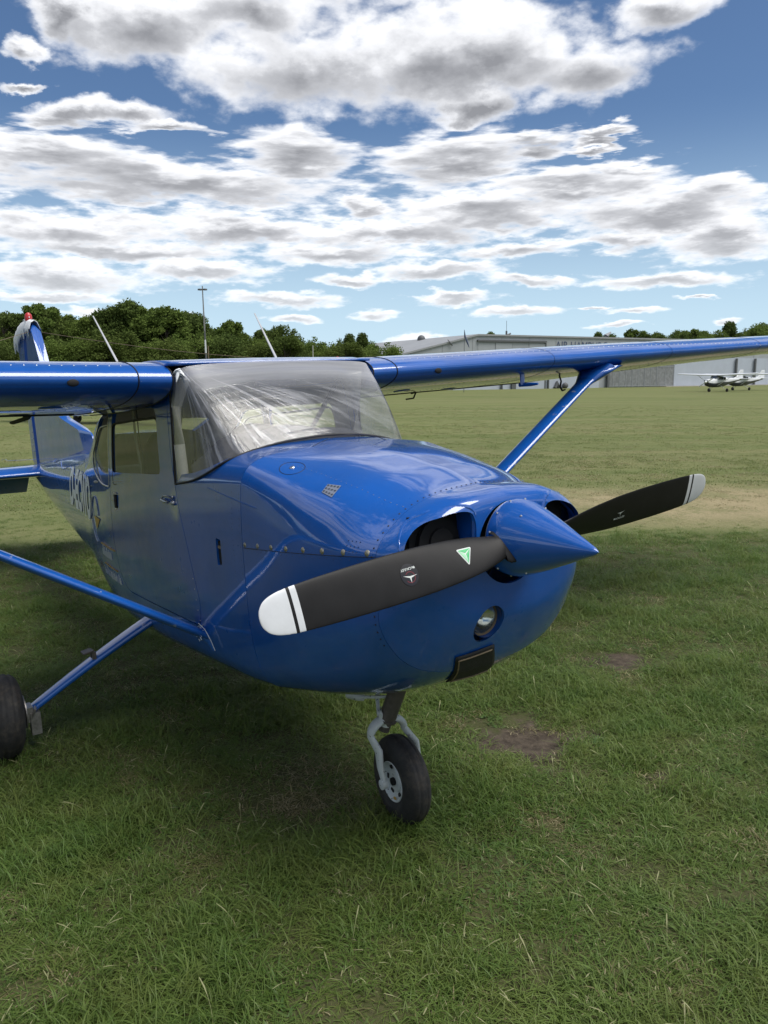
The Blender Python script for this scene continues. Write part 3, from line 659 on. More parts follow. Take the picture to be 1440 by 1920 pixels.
def build_body():
    xs_f = [-.012, -.08, -.16, -.25, -.35, -.45, -.55, -.65, -.744]
    xs_a = [-.7465] + list(np.arange(-.85, -3.1, -.1)) + list(np.arange(-3.2, -6.3, -.2)) + [-6.4, -6.55]
    def build(name, mats):
        ro = [ring_at(FORE, x) for x in xs_f] + [ring_at(AFT, x) for x in xs_a]
        ri = [ring_at(FORE, x, .022) for x in xs_f] + [ring_at(AFT, x, .022) for x in xs_a]
        return shell(name, ro, ri, mats, plane)
    mats = [M['blue'], M['trim']]
    body = build('fuselage', mats); door = build('door', mats)
    def wscut():
        side = [(-.7655, 1.430), (-.55, 1.461), (-.42, 1.493), (-.32, 1.528), (-.27, 1.556), (-.255, 1.575), (-.255, 2.3), (-.7655, 2.3)]
        front = [(-.256, -.45), (-.245, -.40)] + [(x, -y) for y, x in ((.33, -.235), (.17, -.215))] + [(-.205, 0)] + [(x, y) for y, x in ((.17, -.215), (.33, -.235))] + [(-.245, .40), (-.256, .45)]
        return [prism(side, 'y', -.7, .7), prism(front, 'z', 1.50, 2.3)]
    win = rounded([(-1.773, 1.700), (-.985, 1.748), (-.941, 1.418), (-1.792, 1.352)], [.05, .07, .035, .035])
    qwin = rounded([(-1.868, 1.695), (-2.12, 1.672), (-2.30, 1.50), (-2.25, 1.40), (-2.06, 1.330), (-1.875, 1.330)], [.02, .08, .08, .09, .08, .02])
    doorp = rounded([(-1.845, 1.80), (-.845, 1.865), (-.772, 1.42), (-.640, 1.161), (-.515, .84), (-.56, .735), (-1.68, .665), (-1.80, .74), (-1.84, .95)], [.05, .05, .15, .2, .1, .08, .1, .08, .2])
    grown = rounded([(-1.850, 1.805), (-.841, 1.871), (-.767, 1.42), (-.635, 1.161), (-.509, .84), (-.556, .729), (-1.68, .659), (-1.805, .737), (-1.845, .95)], [.05, .05, .15, .2, .1, .08, .1, .08, .2])
    rw = rounded([(-.30, 1.60), (-.36, 1.46), (.36, 1.46), (.30, 1.60)], .04)
    cuts = wscut() + [prism(grown, 'y', -.8, -.40), prism(grown, 'y', .40, .8), prism(qwin, 'y', -.8, .8)]
    cuts.append(prism(rounded([(-2.40, -.33), (-2.40, .33), (-2.93, .25), (-2.93, -.25)], .05), 'z', 1.52, 2.2))
    # access slot on the starboard side; a dark fill box paints its shaded depth
    cuts.append(prism(rounded([(-.275, 1.205), (-.225, 1.205), (-.222, 1.095), (-.270, 1.085)], .012), 'y', -.7, -.5))
    boolean(body, cuts); finish(body)
    # the doors are cut out of the same skin
    d2 = door.copy(); d2.data = door.data.copy(); col.objects.link(d2)
    for d, a, b in ((door, -.8, -.40), (d2, .40, .8)):
        boolean(d, [prism(doorp, 'y', a, b)], 'INTERSECT'); boolean(d, [prism(win, 'y', -.8, .8)]); finish(d)
        d.name = 'door'
    return body, door, d2, win, qwin, doorp
body, door, door2, WIN, QWIN, DOORP = build_body()

# cowling: upper and lower panel and the nose bowl are separate skins
def skin(name, table, xs, j0, j1, m, parent=None, th=.004):
    """open skin panel of profile indices j0..j1 mirrored to both sides"""
    vs = []; fs = []
    rings = [ring_at(table, x) for x in xs]; n = len(rings[0]); nh = 10 * NSUB + 1
    if j0 == 0: ids = [(-k) % n for k in range(j1, 0, -1)] + list(range(0, j1 + 1))
    else: ids = list(range(j0, nh)) + [(nh - 1 + k) for k in range(1, nh - j0)]
    vs = [r[i] for r in rings for i in ids]; w = len(ids)
    fs = [(i * w + j, i * w + j + 1, (i + 1) * w + j + 1, (i + 1) * w + j) for i in range(len(xs) - 1) for j in range(w - 1)]
    o = mesh(name, vs, fs, m, plane if parent is None else parent)
    return o
JS = 5 * NSUB
xs_c = list(np.linspace(-.008, .837, 30))
upper = skin('upper_cowling', FULL, xs_c, 0, JS, [M['blue']])
lower = skin('lower_cowling', FULL, xs_c, JS, 0, [M['blue']])
for o_ in (upper, lower):
    md = o_.modifiers.new('t', 'SOLIDIFY'); md.thickness = .004; md.offset = -1
def solid(o):
    bpy.context.view_layer.update(); dg = bpy.context.evaluated_depsgraph_get(); me = bpy.data.meshes.new_from_object(o.evaluated_get(dg)); o.modifiers.clear(); o.data = me
for o_ in (upper, lower):
    fix_normals(o_)
    # outward check: the topmost/lowest face must look away from the middle
    s_ = sum(p.normal.dot(p.center - Vector((p.center.x, 0, 1.1))) for p in o_.data.polygons)
    if s_ < 0: o_.data.flip_normals()
    solid(o_); finish(o_, 32)
xs_b = list(np.linspace(.8385, .955, 10)) + [.962, .969, .975, .9785, .982, .985]
ro = [ring_at(FULL, x) for x in xs_b]; vs, fs = loft(ro, False, True)
bowl = mesh('nose_bowl', vs, fs, [M['blue'], M['dark']], plane); fix_normals(bowl)
# thicken, then open the two air inlets, the spinner opening, the lamp opening and the carburettor air inlet
md = bowl.modifiers.new('t', 'SOLIDIFY'); md.thickness = .012; md.offset = -1; md.material_offset = 1; solid(bowl)
HUB = Vector((1.0, 0, 1.330))
def inlet(s):
    pts = [(.152, 1.28), (.152, 1.41), (.170, 1.448), (.205, 1.453), (.246, 1.449), (.324, 1.426), (.362, 1.401), (.390, 1.370), (.402, 1.338), (.395, 1.288), (.362, 1.250), (.28, 1.238), (.205, 1.238), (.165, 1.25)]
    pts = rounded([(s * y, z) for y, z in pts], .03, 3); return pts
cuts = [prism(inlet(s), 'x', .86, 1.2) for s in (-1, 1)]
cuts.append(prism([(math.cos(a) * .142, HUB.z + math.sin(a) * .142) for a in np.linspace(0, 2 * math.pi, 40, endpoint=False)], 'x', .93, 1.2))
LAMP = Vector((.955, -.075, 1.050))
cuts.append(prism([(LAMP.y + math.cos(a) * .062, LAMP.z + math.sin(a) * .070) for a in np.linspace(0, 2 * math.pi, 32, endpoint=False)], 'x', .86, 1.2))
boolean(bowl, cuts); finish(bowl, 32)

# dark engine bay behind the openings, with baffles
mb = MB()
mb.box((.875, 0, 1.32), (.01, .70, .22)); mb.build('engine_baffle', M['dark'], plane, False)
mb = MB()
for s in (-1, 1):
    mb.tube([(.80, s * .23, 1.335), (.915, s * .24, 1.34)], [.045, .045], 14)
    for k in range(5): mb.rev([(0, .045), (0, .085), (.006, .085), (.006, .045)], (.83 + k * .016, s * .24, 1.335), (1, 0, 0), 16)
mb.build('engine_cylinder', M['dark'], plane)
# rolled lips of the inlets
bvh_b = BVHTree.FromObject(bowl, bpy.context.evaluated_depsgraph_get())
def on_bowl(y, z, off=.001):
    h = bvh_b.ray_cast(Vector((1.4, y, z)), Vector((-1, 0, 0)))
    return h
for s in (-1, 1):
    pts = inlet(s); c = Vector((s * .265, 1.345)); P = []
    for y, z in pts:
        d = (Vector((y, z)) - c).normalized(); h = on_bowl(y + d.x * .012, z + d.y * .012)
        x = h[0].x if h[0] is not None and h[0].x > .86 else .93
        P.append((x - .006, y + d.x * .004, z + d.y * .004))
    # smooth the x run
    xs_ = np.array([p[0] for p in P]); 
    for _ in range(6): xs_ = (np.roll(xs_, 1) + xs_ + np.roll(xs_, -1)) / 3
    P = [(xs_[i], P[i][1], P[i][2]) for i in range(len(P))]; P.append(P[0])
    mb = MB(); mb.tube(P, .011, 8, cap=False, up=(1, 0, 0)); mb.build('inlet_lip', M['blue'], bowl)
    mb = MB(); inner = [(.87, y, z) for _, y, z in P]
    n = len(P); mb.add(P + inner, [(i, i + 1, n + i + 1, n + i) for i in range(n - 1)]); mb.build('inlet_duct', M['blue'], bowl)

# landing lamp
mb = MB(); ax = Vector((1, -.10, -.04)); o0 = LAMP - Vector((.045, 0, .002))
mb.rev([(0, .0), (-.030, .02), (-.022, .04), (0, .056)][::-1], o0, ax, 28)
lamp = mb.build('landing_light', M['mirror'], plane)
mb = MB(); mb.rev([(.0, .056), (.006, .062), (-.012, .066), (-.02, .060)], o0, ax, 28); mb.build('lamp_ring', M['amber'], lamp)
mb = MB(); mb.rev([(.004, .056), (.012, .040), (.016, .02), (.017, .0001)], o0, ax, 28); mb.build('lamp_glass', M['glass'], lamp)
mb = MB(); mb.tube([o0 - ax * .022, o0 - ax * .002], [.007, .007], 8); mb.build('bulb', M['alu'], lamp)
mb = MB(); mb.rev([(-.055, .060), (.02, .064), (.03, .062)], o0, ax, 28); mb.build('lamp_recess', M['blue'], lamp)

# carburettor air box under the chin
cb = [(.882, -.164, .914), (.898, -.026, .929), (.760, .066, .800), (.745, -.100, .795)]
cb = [Vector(p) for p in cb]; nrm = (cb[1] - cb[0]).cross(cb[3] - cb[0]).normalized()
if nrm.x < 0: nrm = -nrm
bv_c = BVHTree.FromPolygons([v.co.copy() for o_ in (bowl, lower) for v in o_.data.vertices], [tuple(i + (0 if o_ is bowl else len(bowl.data.vertices)) for i in p.vertices) for o_ in (bowl, lower) for p in o_.data.polygons])
def chin(u, v, off):
    p = cb[0].lerp(cb[1], u).lerp(cb[3].lerp(cb[2], u), v); h = bv_c.ray_cast(p + nrm * .3, -nrm); q_ = h[0] if h[0] is not None else p; return q_ + nrm * off
NG = 10
air = mesh('air_inlet', [chin(i / NG * 1.16 - .08, j / NG * 1.16 - .08, .003) for i in range(NG + 1) for j in range(NG + 1)], [(i * (NG + 1) + j, i * (NG + 1) + j + 1, (i + 1) * (NG + 1) + j + 1, (i + 1) * (NG + 1) + j) for i in range(NG) for j in range(NG)], M['black'], plane)
md = air.modifiers.new('t', 'SOLIDIFY'); md.thickness = .005; md.offset = 1
mesh('air_filter', [chin(i / NG, j / NG, .010) for i in range(NG + 1) for j in range(NG + 1)], [(i * (NG + 1) + j, i * (NG + 1) + j + 1, (i + 1) * (NG + 1) + j + 1, (i + 1) * (NG + 1) + j) for i in range(NG) for j in range(NG)], M['filter'], air)
for uv0, uv1 in (((0, 0), (1, 0)), ((0, 1), (1, 1)), ((0, 0), (0, 1))):
    MB().tube([chin(uv0[0] + (uv1[0] - uv0[0]) * t, uv0[1] + (uv1[1] - uv0[1]) * t, .011) for t in np.linspace(0, 1, 12)], .0028, 6).build('filter_frame', M['amber'], air)

# ---- helpers that lay seams, rivets and print on the skins
dg = bpy.context.evaluated_depsgraph_get()
def merged_bvh(objs):
    vs = []; fs = []
    for o in objs:
        b = len(vs); vs += [v.co.copy() for v in o.data.vertices]; fs += [tuple(i + b for i in p.vertices) for p in o.data.polygons]
    return BVHTree.FromPolygons(vs, fs)
SK = merged_bvh([body, door, door2, upper, lower, bowl])
def side_hit(x, z, s=-1):
    h = SK.ray_cast(Vector((x, s * 1.5, z)), Vector((0, -s, 0)));  return (h[0], h[1]) if h[0] is not None else (Vector((x, s * .53, z)), Vector((0, s, 0)))
def radial_hit(x, ang, zc=1.1):
    """ang from straight up, positive to starboard, in the cross-section plane"""
    d = Vector((0, -math.sin(ang), math.cos(ang))); h = SK.ray_cast(Vector((x, 0, zc)) + d * 2, -d); return (h[0], h[1]) if h[0] is not None else (Vector((x, 0, zc)) + d * .5, d)
def top_hit(x, y):
    h = SK.ray_cast(Vector((x, y, 3)), Vector((0, 0, -1))); return (h[0], h[1]) if h[0] is not None else (Vector((x, y, 1.5)), Vector((0, 0, 1)))
def seam(hits, parent, name='panel_seam', r=.0013, m='panelgap'):
    mb = MB(); mb.tube([h[0] for h in hits], r, 6); return mb.build(name, M[m], parent)
def rivets(hits, parent, r=.0035, m='rivet', name='rivet_line', flat=.45):
    mb = MB()
    for p, n in hits:
        a = n.orthogonal().normalized(); b = n.cross(a)
        vs = [p + n * r * flat * 1.6]
        for k in range(6):
            th = k * math.pi / 3; vs.append(p + (a * math.cos(th) + b * math.sin(th)) * r)
        mb.add(vs, [(0, k + 1, (k + 1) % 6 + 1) for k in range(6)])
    return mb.build(name, M[m], parent, False)
def arc(x, a0, a1, n, zc=1.15, slant=0.0):
    return [radial_hit(x + slant * math.cos(a), a, zc) for a in np.linspace(a0, a1, n)]
# firewall seam, nose-bowl seam and split line
seam(arc(-.010, -2.6, 2.6, 120), upper, r=.0014); seam(arc(.838, -1.42, 1.42, 90), bowl, r=.0022)
rivets(arc(-.030, -2.3, 2.3, 90), body, .0028); rivets(arc(.822, -1.9, 1.9, 64), upper, .0042, 'panelgap')
for s in (-1, 1):
    ln = [side_hit(x, lv(x, 1.232 + .0145 * x) , s) for x in np.linspace(-.005, .835, 50)]
    seam(ln, lower, r=.0014)
    for x in np.linspace(.012, .80, 8):
        p, n = side_hit(x, lv(x, 1.232 + .0145 * x) + .013, s); mb = MB(); a = n
        mb.rev([(.003, .0001), (.004, .004), (.002, .0095), (-.001, .0115)], p, n, 14); mb.box(p + n * .004, (.009, .002, .002)); mb.build('fastener', M['fast'], upper)
    rivets([side_hit(x, lv(x, 1.232 + .0145 * x) - .012, s) for x in np.linspace(.03, .8, 20)], lower, .0022)
    rivets([side_hit(-.10, z, s) for z in np.linspace(.72, 1.45, 34)], body, .0024, 'rivet')
    rivets([side_hit(-.62 + .12 * (1.2 - z), z, s) for z in np.linspace(.75, 1.0, 6)], body, .004, 'alu')
# scratches of bare primer along the cowl deck edge
seam([top_hit(x, -.28 + .45 * (x + .15)) for x in np.linspace(-.18, -.05, 8)], body, 'paint_scratch', .001, 'printwhite')
seam([side_hit(x, 1.445 - .09 * (x + .33), -1) for x in np.linspace(-.36, .12, 18)], body, 'skin_joint', .0016, 'blue')
# fuel line of rivets on the rear fuselage
for x in (-2.42, -3.0, -3.6, -4.3, -5.0): rivets(arc(x, -2.7, 2.7, 70, 1.15), body, .0026)
rivets([top_hit(x, -.42 + .12 * (x + .1)) for x in np.linspace(-.05, .8, 30)], upper, .0026)
rivets([top_hit(x, .42 - .12 * (x + .1)) for x in np.linspace(-.05, .8, 30)], upper, .0026)

# oil filler door (oval) and the perforated patch on the upper cowling
oc = (.205, -.402)
ring_ = [top_hit(oc[0] + .066 * math.cos(a), oc[1] + .044 * math.sin(a)) for a in np.linspace(0, 2 * math.pi, 41)]
of = seam(ring_, upper, 'oil_door_seam', .0016)
mb = MB(); p, n = top_hit(*oc); mb.rev([(.004, .0001), (.0045, .008), (.001, .011)], p, n, 14, ); mb.build('oil_door_latch', M['screw'], upper)
pts = [(.469, -.429), (.529, -.424), (.508, -.369), (.453, -.392)]
vs = [top_hit(*p)[0] + Vector((0, 0, .003)) for p in pts]; pl = MB().add(vs, [(0, 1, 2, 3)]).build('perforated_patch', M['patchgrey'], upper, False)
hs = []
for i in range(4):
    for j in range(3):
        if (i + j) % 2 == 0 or True:
            u, v = (i + .5) / 4, (j + .5) / 3; q0 = vs[0].lerp(vs[1], u).lerp(vs[3].lerp(vs[2], u), v); hs.append((q0 + Vector((0, 0, .0025)), Vector((-.1, -.2, 1)).normalized()))
rivets(hs, upper, .0044, 'dark', 'patch_holes', .2)
# small louvred plate near the split line and slot box on the side
p0, n0 = side_hit(.72, lv(.72, 1.27), -1)
mb = MB()
for i in range(4):
    for j in range(3): p, n = side_hit(.70 + i * .018, lv(.7, 1.262) + j * .016, -1); mb.ball(p, .0028, 6)
mb.build('plate_screws', M['rivet'], upper)
mb = MB(); mb.box((-.248, -.517, 1.145), (.075, .02, .15)); mb.build('side_vent', M['dark'], body, False)
mb = MB(); mb.box((-.250, -.522, 1.197), (.055, .02, .012)); mb.box((-.248, -.515, 1.09), (.05, .02, .01)); mb.build('vent_lip', M['amber'], body, False)

# ---- door details
for s, d in ((-1, door), (1, door2)):
    # pane: follows the skin 12 mm inside it
    gp = [(x, side_hit_y, z) for x, side_hit_y, z in []]
    vs = []
    for x, z in WIN:
        u = (z - 1.35) / .4; y = .530 - .022 * u; vs.append((x, s * (y - .006), z))
    c = (sum(v[0] for v in vs) / len(vs), sum(v[1] for v in vs) / len(vs), sum(v[2] for v in vs) / len(vs))
    pane = MB().add(vs + [c], [(i, (i + 1) % len(vs), len(vs)) for i in range(len(vs))]).build('door_window', M['glass'], d, True)
    # black rubber round the pane, pale along the lower edge
    ring_ = [Vector((v[0], v[1] + s * .004, v[2])) for v in vs]; ring_.append(ring_[0]); MB().tube(ring_, .0055, 6, cap=False, up=(0, 1, 0)).build('window_seal', M['black'], d)
    bl = [v for v in ring_ if v.z < 1.43 and v.z < 1.352 + (v.x + 1.8) * .078 + .02]; bl.sort(key=lambda v: v.x)
    MB().tube([v + Vector((0, s * .004, .003)) for v in (bl[0], bl[-1])], .003, 6).build('sill_strip', M['post'], d)
    # handle: recessed bright lever
    p, n = side_hit(-.86, 1.345, s); mb = MB()
    mb.tube([p + n * .012 + Vector((-.055, 0, .0)), p + n * .014 + Vector((0, 0, -.004)), p + n * .01 + Vector((.03, 0, -.006))], [.007, .009, .007], 8); mb.tube([p + n * .002 + Vector((-.075 * math.cos(a), 0, .022 * math.sin(a))) for a in np.linspace(0, math.pi, 10)], .0025, 5)
    mb.ball(p + Vector((.085, s * .002, -.004)), .013, 10); mb.ball(p + Vector((.08, s * .002, .024)), .007, 8); mb.build('door_handle', M['alu'], d)
    p, n = side_hit(-1.735, 1.258, s); mb = MB(); mb.box(p + n * .002, (.035, .012, .075)); mb.build('door_lock', M['dark'], d)
    mb = MB()
    for dx, dz in ((-.014, .048), (.014, .048), (-.014, -.048), (.014, -.048), (-.05, .0)): mb.ball(p + Vector((dx, s * .002, dz)), .005, 6)
    mb.build('lock_screws', M['screw'], d)
# rear side windows, rear window
for s in (-1, 1):
    vs = []
    for x, z in QWIN:
        u = (z - 1.33) / .4; y = .527 - .028 * u - .10 * max(0, -(x + 1.9)) * (0.3 + .5 * u); vs.append((x, s * (y - .004), z))
    c = tuple(sum(v[i] for v in vs) / len(vs) for i in range(3)); n = len(vs)
    MB().add(vs + [c], [(i, (i + 1) % n, n) for i in range(n)]).build('rear_side_window', M['glass'], plane)
    rg = [Vector(v) for v in vs]; rg.append(rg[0]); MB().tube([v + Vector((0, s * .006, 0)) for v in rg], .005, 6, cap=False, up=(0, 1, 0)).build('window_trim', M['alu'], plane)
rwv = []
for i in range(9):
    x = -2.39 - .55 * i / 8
    for j in range(9):
        y = (-.33 + .66 * j / 8) * (1 - .25 * i / 8); k = ring_at(AFT, x)
        zt = max(p[2] for p in k); rwv.append((x, y, zt - .012 - .35 * y * y))
MB().add(rwv, [(i * 9 + j, i * 9 + j + 1, (i + 1) * 9 + j + 1, (i + 1) * 9 + j) for i in range(8) for j in range(8)]).build('rear_window', M['glass'], plane)

# ---- windshield
WSB = np.array([(-.744, -.529, 1.432), (-.55, -.526, 1.461), (-.42, -.520, 1.493), (-.32, -.503, 1.530), (-.272, -.475, 1.558), (-.252, -.43, 1.578), (-.236, -.33, 1.605), (-.215, -.17, 1.632), (-.206, 0, 1.642)])
WST = np.array([(-.738, -.520, 1.862), (-.705, -.519, 1.895), (-.672, -.516, 1.925), (-.640, -.512, 1.948), (-.618, -.500, 1.962), (-.610, -.45, 1.970), (-.618, -.34, 1.977), (-.628, -.17, 1.983), (-.632, 0, 1.986)])
def mirror_(A): B_ = A[:-1][::-1].copy(); B_[:, 1] *= -1; return np.vstack([A, B_])
WST[3:, 2] += np.array([.004, .008, .010, .010, .010, .010]); WSB, WST = mirror_(WSB), mirror_(WST)
ku = np.concatenate([[0], np.cumsum(np.linalg.norm(np.diff(WSB, axis=0), axis=1))]); ku /= ku[-1]
NU, NV = 84, 22
vs = []; uvs = []
for i in range(NU + 1):
    u = i / NU; b = Vector(pchip(ku, WSB, np.array([u]))[0]); t = Vector(pchip(ku, WST, np.array([u]))[0])
    for j in range(NV + 1):
        v = j / NV; p = b.lerp(t, v); bul = math.sin(math.pi * v) * .022 * min(1, (1 - abs(2 * u - 1)) / .45)
        p += Vector((.72, 0, .68)) * bul
        vs.append(p + Vector((.001, 0, .001))); uvs.append((u, v))
fs = [(i * (NV + 1) + j, (i + 1) * (NV + 1) + j, (i + 1) * (NV + 1) + j + 1, i * (NV + 1) + j + 1) for i in range(NU) for j in range(NV)]
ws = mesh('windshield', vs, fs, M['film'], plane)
uvl = ws.data.uv_layers.new(name='UVMap')
for lp in ws.data.loops: uvl.data[lp.index].uv = uvs[lp.vertex_index]
tag(ws, 'creased clear film over the windshield')
rr_ = random.Random(12); mb = MB(); kc = Vector((-.628, -.520, 1.958))
for k in range(16):
    e_ = kc + Vector((rr_.uniform(-.02, .045), rr_.uniform(-.02, .05), rr_.uniform(-.065, .02))); mb.tube([kc + Vector((rr_.uniform(-.01, .01),) * 3), kc.lerp(e_, .5) + Vector((.012, 0, .006)), e_], [.010, .009, .002], 6, flat=.35)
mb.build('film_knot', M['cover'], ws)
MB().tube([vs[i * (NV + 1)] + Vector((.004, 0, .001)) for i in range(NU + 1)], .0055, 6).build('windshield_seal', M['black'], ws)
for s in (0, NU):
    MB().tube([vs[s * (NV + 1) + j] + Vector((-.002, 0, 0)) for j in range(NV + 1)], .006, 6).build('windshield_edge', M['black'], ws)
# pale door posts inside the screen
for s in (-1, 1):
    mb = MB(); mb.tube([(-.715, s * .497, 1.40), (-.728, s * .500, 1.62), (-.735, s * .497, 1.80), (-.70, s * .47, 1.93)], [.030, .027, .030, .045], 10, flat=.8); mb.build('windshield_post', M['post'], plane)
# dark web above the door under the wing root
# ---- roof between the wing roots
def foil(n=26, t=.13, mcam=.02, p=.4):
    b = np.linspace(0, math.pi, n); x = (1 - np.cos(b)) / 2
    yt = 5 * t * (.2969 * np.sqrt(x) - .126 * x - .3516 * x**2 + .2843 * x**3 - .1036 * x**4)
    yc = np.where(x < p, mcam / p**2 * (2 * p * x - x * x), mcam / (1 - p)**2 * ((1 - 2 * p) + 2 * p * x - x * x))
    up = list(zip(x, yc + yt)); lo = list(zip(x, yc - yt)); return up[::-1] + lo[1:-1]      # TE over top to LE, back underneath
FO = foil()
INC = R_(-6.0)
def wing_section(y, c, xle, zle, inc=INC, sy=1):
    ca, sa = math.cos(inc), math.sin(inc); out = []
    for x, z in FO: out.append((xle - (x * c * ca + z * c * sa), sy * y, zle + (x * c * sa + z * c * ca)))
    return out
def wing_stations():
    st = [(.545, 1.63, -.616, 1.9185)]
    for y in (.72, 1.2, 1.8, 2.6): st.append((y, 1.63, -.616, 1.9195 + .0310 * (y - .56)))
    for y in (3.2, 4.0, 4.8, 5.3): f = (y - 2.6) / 2.85; st.append((y, 1.63 - .5 * f, -.616 - .14 * f, 1.9195 + .0310 * (y - .56)))
    st += [(5.42, 1.06, -.80, 2.056), (5.49, .92, -.86, 2.062), (5.51, .6, -.98, 2.06)]
    return st
ST = wing_stations()
WBV = {}
for s in (-1, 1):
    rings = [wing_section(y, c, xl, zl, INC + (R_(2.5) * max(0, (y - 2.6) / 2.9)), s) for y, c, xl, zl in ST]
    vs, fs = loft(rings)
    w = mesh('wing', vs, fs, M['blue'], plane, True, None, 50); fix_normals(w); w.data.set_sharp_from_angle(angle=R_(50))
    tag(w, 'right wing of the aircraft, cut by the picture edge' if False else None)
    bv = BVHTree.FromPolygons([v.co.copy() for v in w.data.vertices], [tuple(p.vertices) for p in w.data.polygons]); WBV[s] = (w, bv)
    def wt(x, y, s=s, bv=bv): h = bv.ray_cast(Vector((x, s * y, 3)), Vector((0, 0, -1))); return h[0], h[1]
    def wb(x, y, s=s, bv=bv): h = bv.ray_cast(Vector((x, s * y, 1.2)), Vector((0, 0, 1))); return h[0], h[1]
    def zl(y): return 1.9195 + .0310 * (y - .56)
    # fairing gap at the root, flap and aileron
    for y in (.70,):
        sec = wing_section(y, 1.632, -.6145, zl(y) + .0, INC, s); k = len(sec)
        MB().tube([Vector(p) for p in sec[8:44]], .003, 6, up=(0, 1, 0)).build('root_seam', M['black'], w)
    MB().tube([Vector(p) for p in wing_section(.545, 1.634, -.6135, zl(.545), INC, s)[6:46]], .0035, 6, up=(0, 1, 0)).build('root_edge', M['black'], w)
    # LE air inlet with dark mouth
    mb = MB(); c = Vector((-.6175, s * .98, zl(.98) - .012)); mb.ball(c, .020, 12, sc_=(.35, 1.25, .8)); mb.build('air_vent', M['dark'], w)
    # flap and aileron hinge lines below, stiffening beads, rivets at LE
    for x0, y0, y1 in ((-1.62, .75, 2.62), (-1.66, 2.66, 5.2)):
        L = [wb(x0 + (.05 * max(0, y - 2.6)), y) for y in np.linspace(y0, y1, 20)]
        L = [h for h in L if h[0] is not None]
        MB().tube([h[0] for h in L], .007, 6).build('flap_gap' if y0 < 1 else 'aileron_gap', M['black'], w)
    mb = MB()
    for y in np.arange(2.75, 5.1, .16):
        a, b = wb(-1.70, y), wb(-2.05 + .05 * max(0, y - 2.6), y)
        if a[0] is not None and b[0] is not None: mb.tube([a[0], b[0]], .004, 5)
    mb.build('aileron_beads', M['blue'], w)
    for x in (-.70, -1.05):
        H = [wt(x, y) for y in np.arange(.75, 5.2, .05)]; rivets([h for h in H if h[0] is not None], w, .0035, 'alu' if x > -.8 else 'rivet')
    H = [wb(x, y) for x in (-.80, -1.15) for y in np.arange(.75, 5.2, .05)]; rivets([h for h in H if h[0] is not None], w, .003, 'panelgap')
    for y in (1.35, 1.9, 3.0, 3.7, 4.4):
        H = [wb(x, y) for x in np.arange(-.72, -1.58, -.04)]; rivets([h for h in H if h[0] is not None], w, .003, 'panelgap')
    # skin joints wrapping the leading edge
    for y in (1.9, 3.1, 4.3):
        f = max(0, (y - 2.6) / 2.85); sec = wing_section(y, 1.63 - .5 * f + .001, -.6155 - .14 * f, zl(y), INC + R_(2.5) * f, s); MB().tube([Vector(p) for p in sec[14:40]], .0012, 5, up=(0, 1, 0)).build('skin_joint', M['panelgap'], w)
    # underside fuel drain pocket plates
    for y, x in ((1.0, -1.0), (1.6, -1.3)):
        h = wb(x, y); mb = MB(); mb.rev([(.004, .0001), (.004, .05), (.0, .055)], h[0], h[1] if h[1].z < 0 else -h[1], 20); mb.build('access_cover', M['blue'], w)
    # strut with fairings
    A = Vector((-.56, s * .50, .725)); B = Vector((-.745, s * 2.44, zl(2.44) - .075))
    mb = MB(); n = 20; vs = []; K = 24
    D = (B - A).normalized(); F = Vector((1, 0, 0)); F = (F - D * F.dot(D)).normalized(); U = F.cross(D).normalized()
    if U.z < 0: U = -U
    for i in range(K + 1):
        t = i / K; ch = .066; th = .025
        if t < .05: k = t / .05; ch *= .75 + .25 * k
        if t > .90: k = (t - .90) / .10; ch *= 1 + 1.1 * k ** 2; th *= 1 + .9 * k * k
        c = A.lerp(B, t)
        for j in range(n):
            a = 2 * math.pi * j / n; xx = math.cos(a); yy = math.sin(a) * (1 - .28 * (1 - xx) * .5)
            vs.append(c + F * xx * ch + U * yy * th)
    fs = [(i * n + j, i * n + (j + 1) % n, (i + 1) * n + (j + 1) % n, (i + 1) * n + j) for i in range(K) for j in range(n)] + [tuple(range(n))[::-1], tuple(K * n + j for j in range(n))]
    st = mesh('wing_strut', vs, fs, M['blue_worn'], plane, True, None, 60)
    # upper cuff spreading onto the wing
    vs = []
    for k, (t, ch, th) in enumerate(((.93, .075, .028), (.965, .11, .045), (1.0, .145, .070), (1.03, .20, .13))):
        c = A.lerp(B, t); 
        if k == 3: c = Vector((B.x - .06, c.y + s * .02, zl(2.5) - .062))
        for j in range(n):
            a = 2 * math.pi * j / n; dx = math.cos(a) * ch; dv = math.sin(a) * th
            if k >= 2: vs.append(c + Vector((dx, -s * dv, 0 if k == 3 else -.01)))
            else: vs.append(c + F * dx + U * dv)
    fs = [(i * n + j, i * n + (j + 1) % n, (i + 1) * n + (j + 1) % n, (i + 1) * n + j) for i in range(3) for j in range(n)]
    mesh('strut_cuff', vs, fs, M['blue'], st)
    # lower cuff with worn primer
    mb = MB(); mb.tube([A + D * .05, A - D * .01, A - D * .05 + Vector((.04, 0, -.02))], [.035, .048, .055], 14, flat=.75); mb.build('strut_foot', M['blue_worn'], st)
    p = A + D * .0 + Vector((.03, s * .035, .03)); mb = MB()
    rr_ = random.Random(4)
    for k in range(9):
        q_ = p + Vector((rr_.uniform(-.035, .05), s * .016, rr_.uniform(-.04, .035))); l_ = rr_.uniform(.008, .026); mb.tube([q_, q_ + Vector((l_, s * .002, rr_.uniform(-.012, .012)))], [rr_.uniform(.002, .006), .001], 5, flat=.4)
    mb.tube([p + Vector((-.005, s * .015, .045)), p + Vector((.06, s * .012, .03)), p + Vector((.095, s * .0, -.02)), p + Vector((.11, -s * .01, -.065))], .0016, 5)
    mb.build('flaked_primer', M['printwhite'], st)
wS, wP = WBV[-1][0], WBV[1][0]
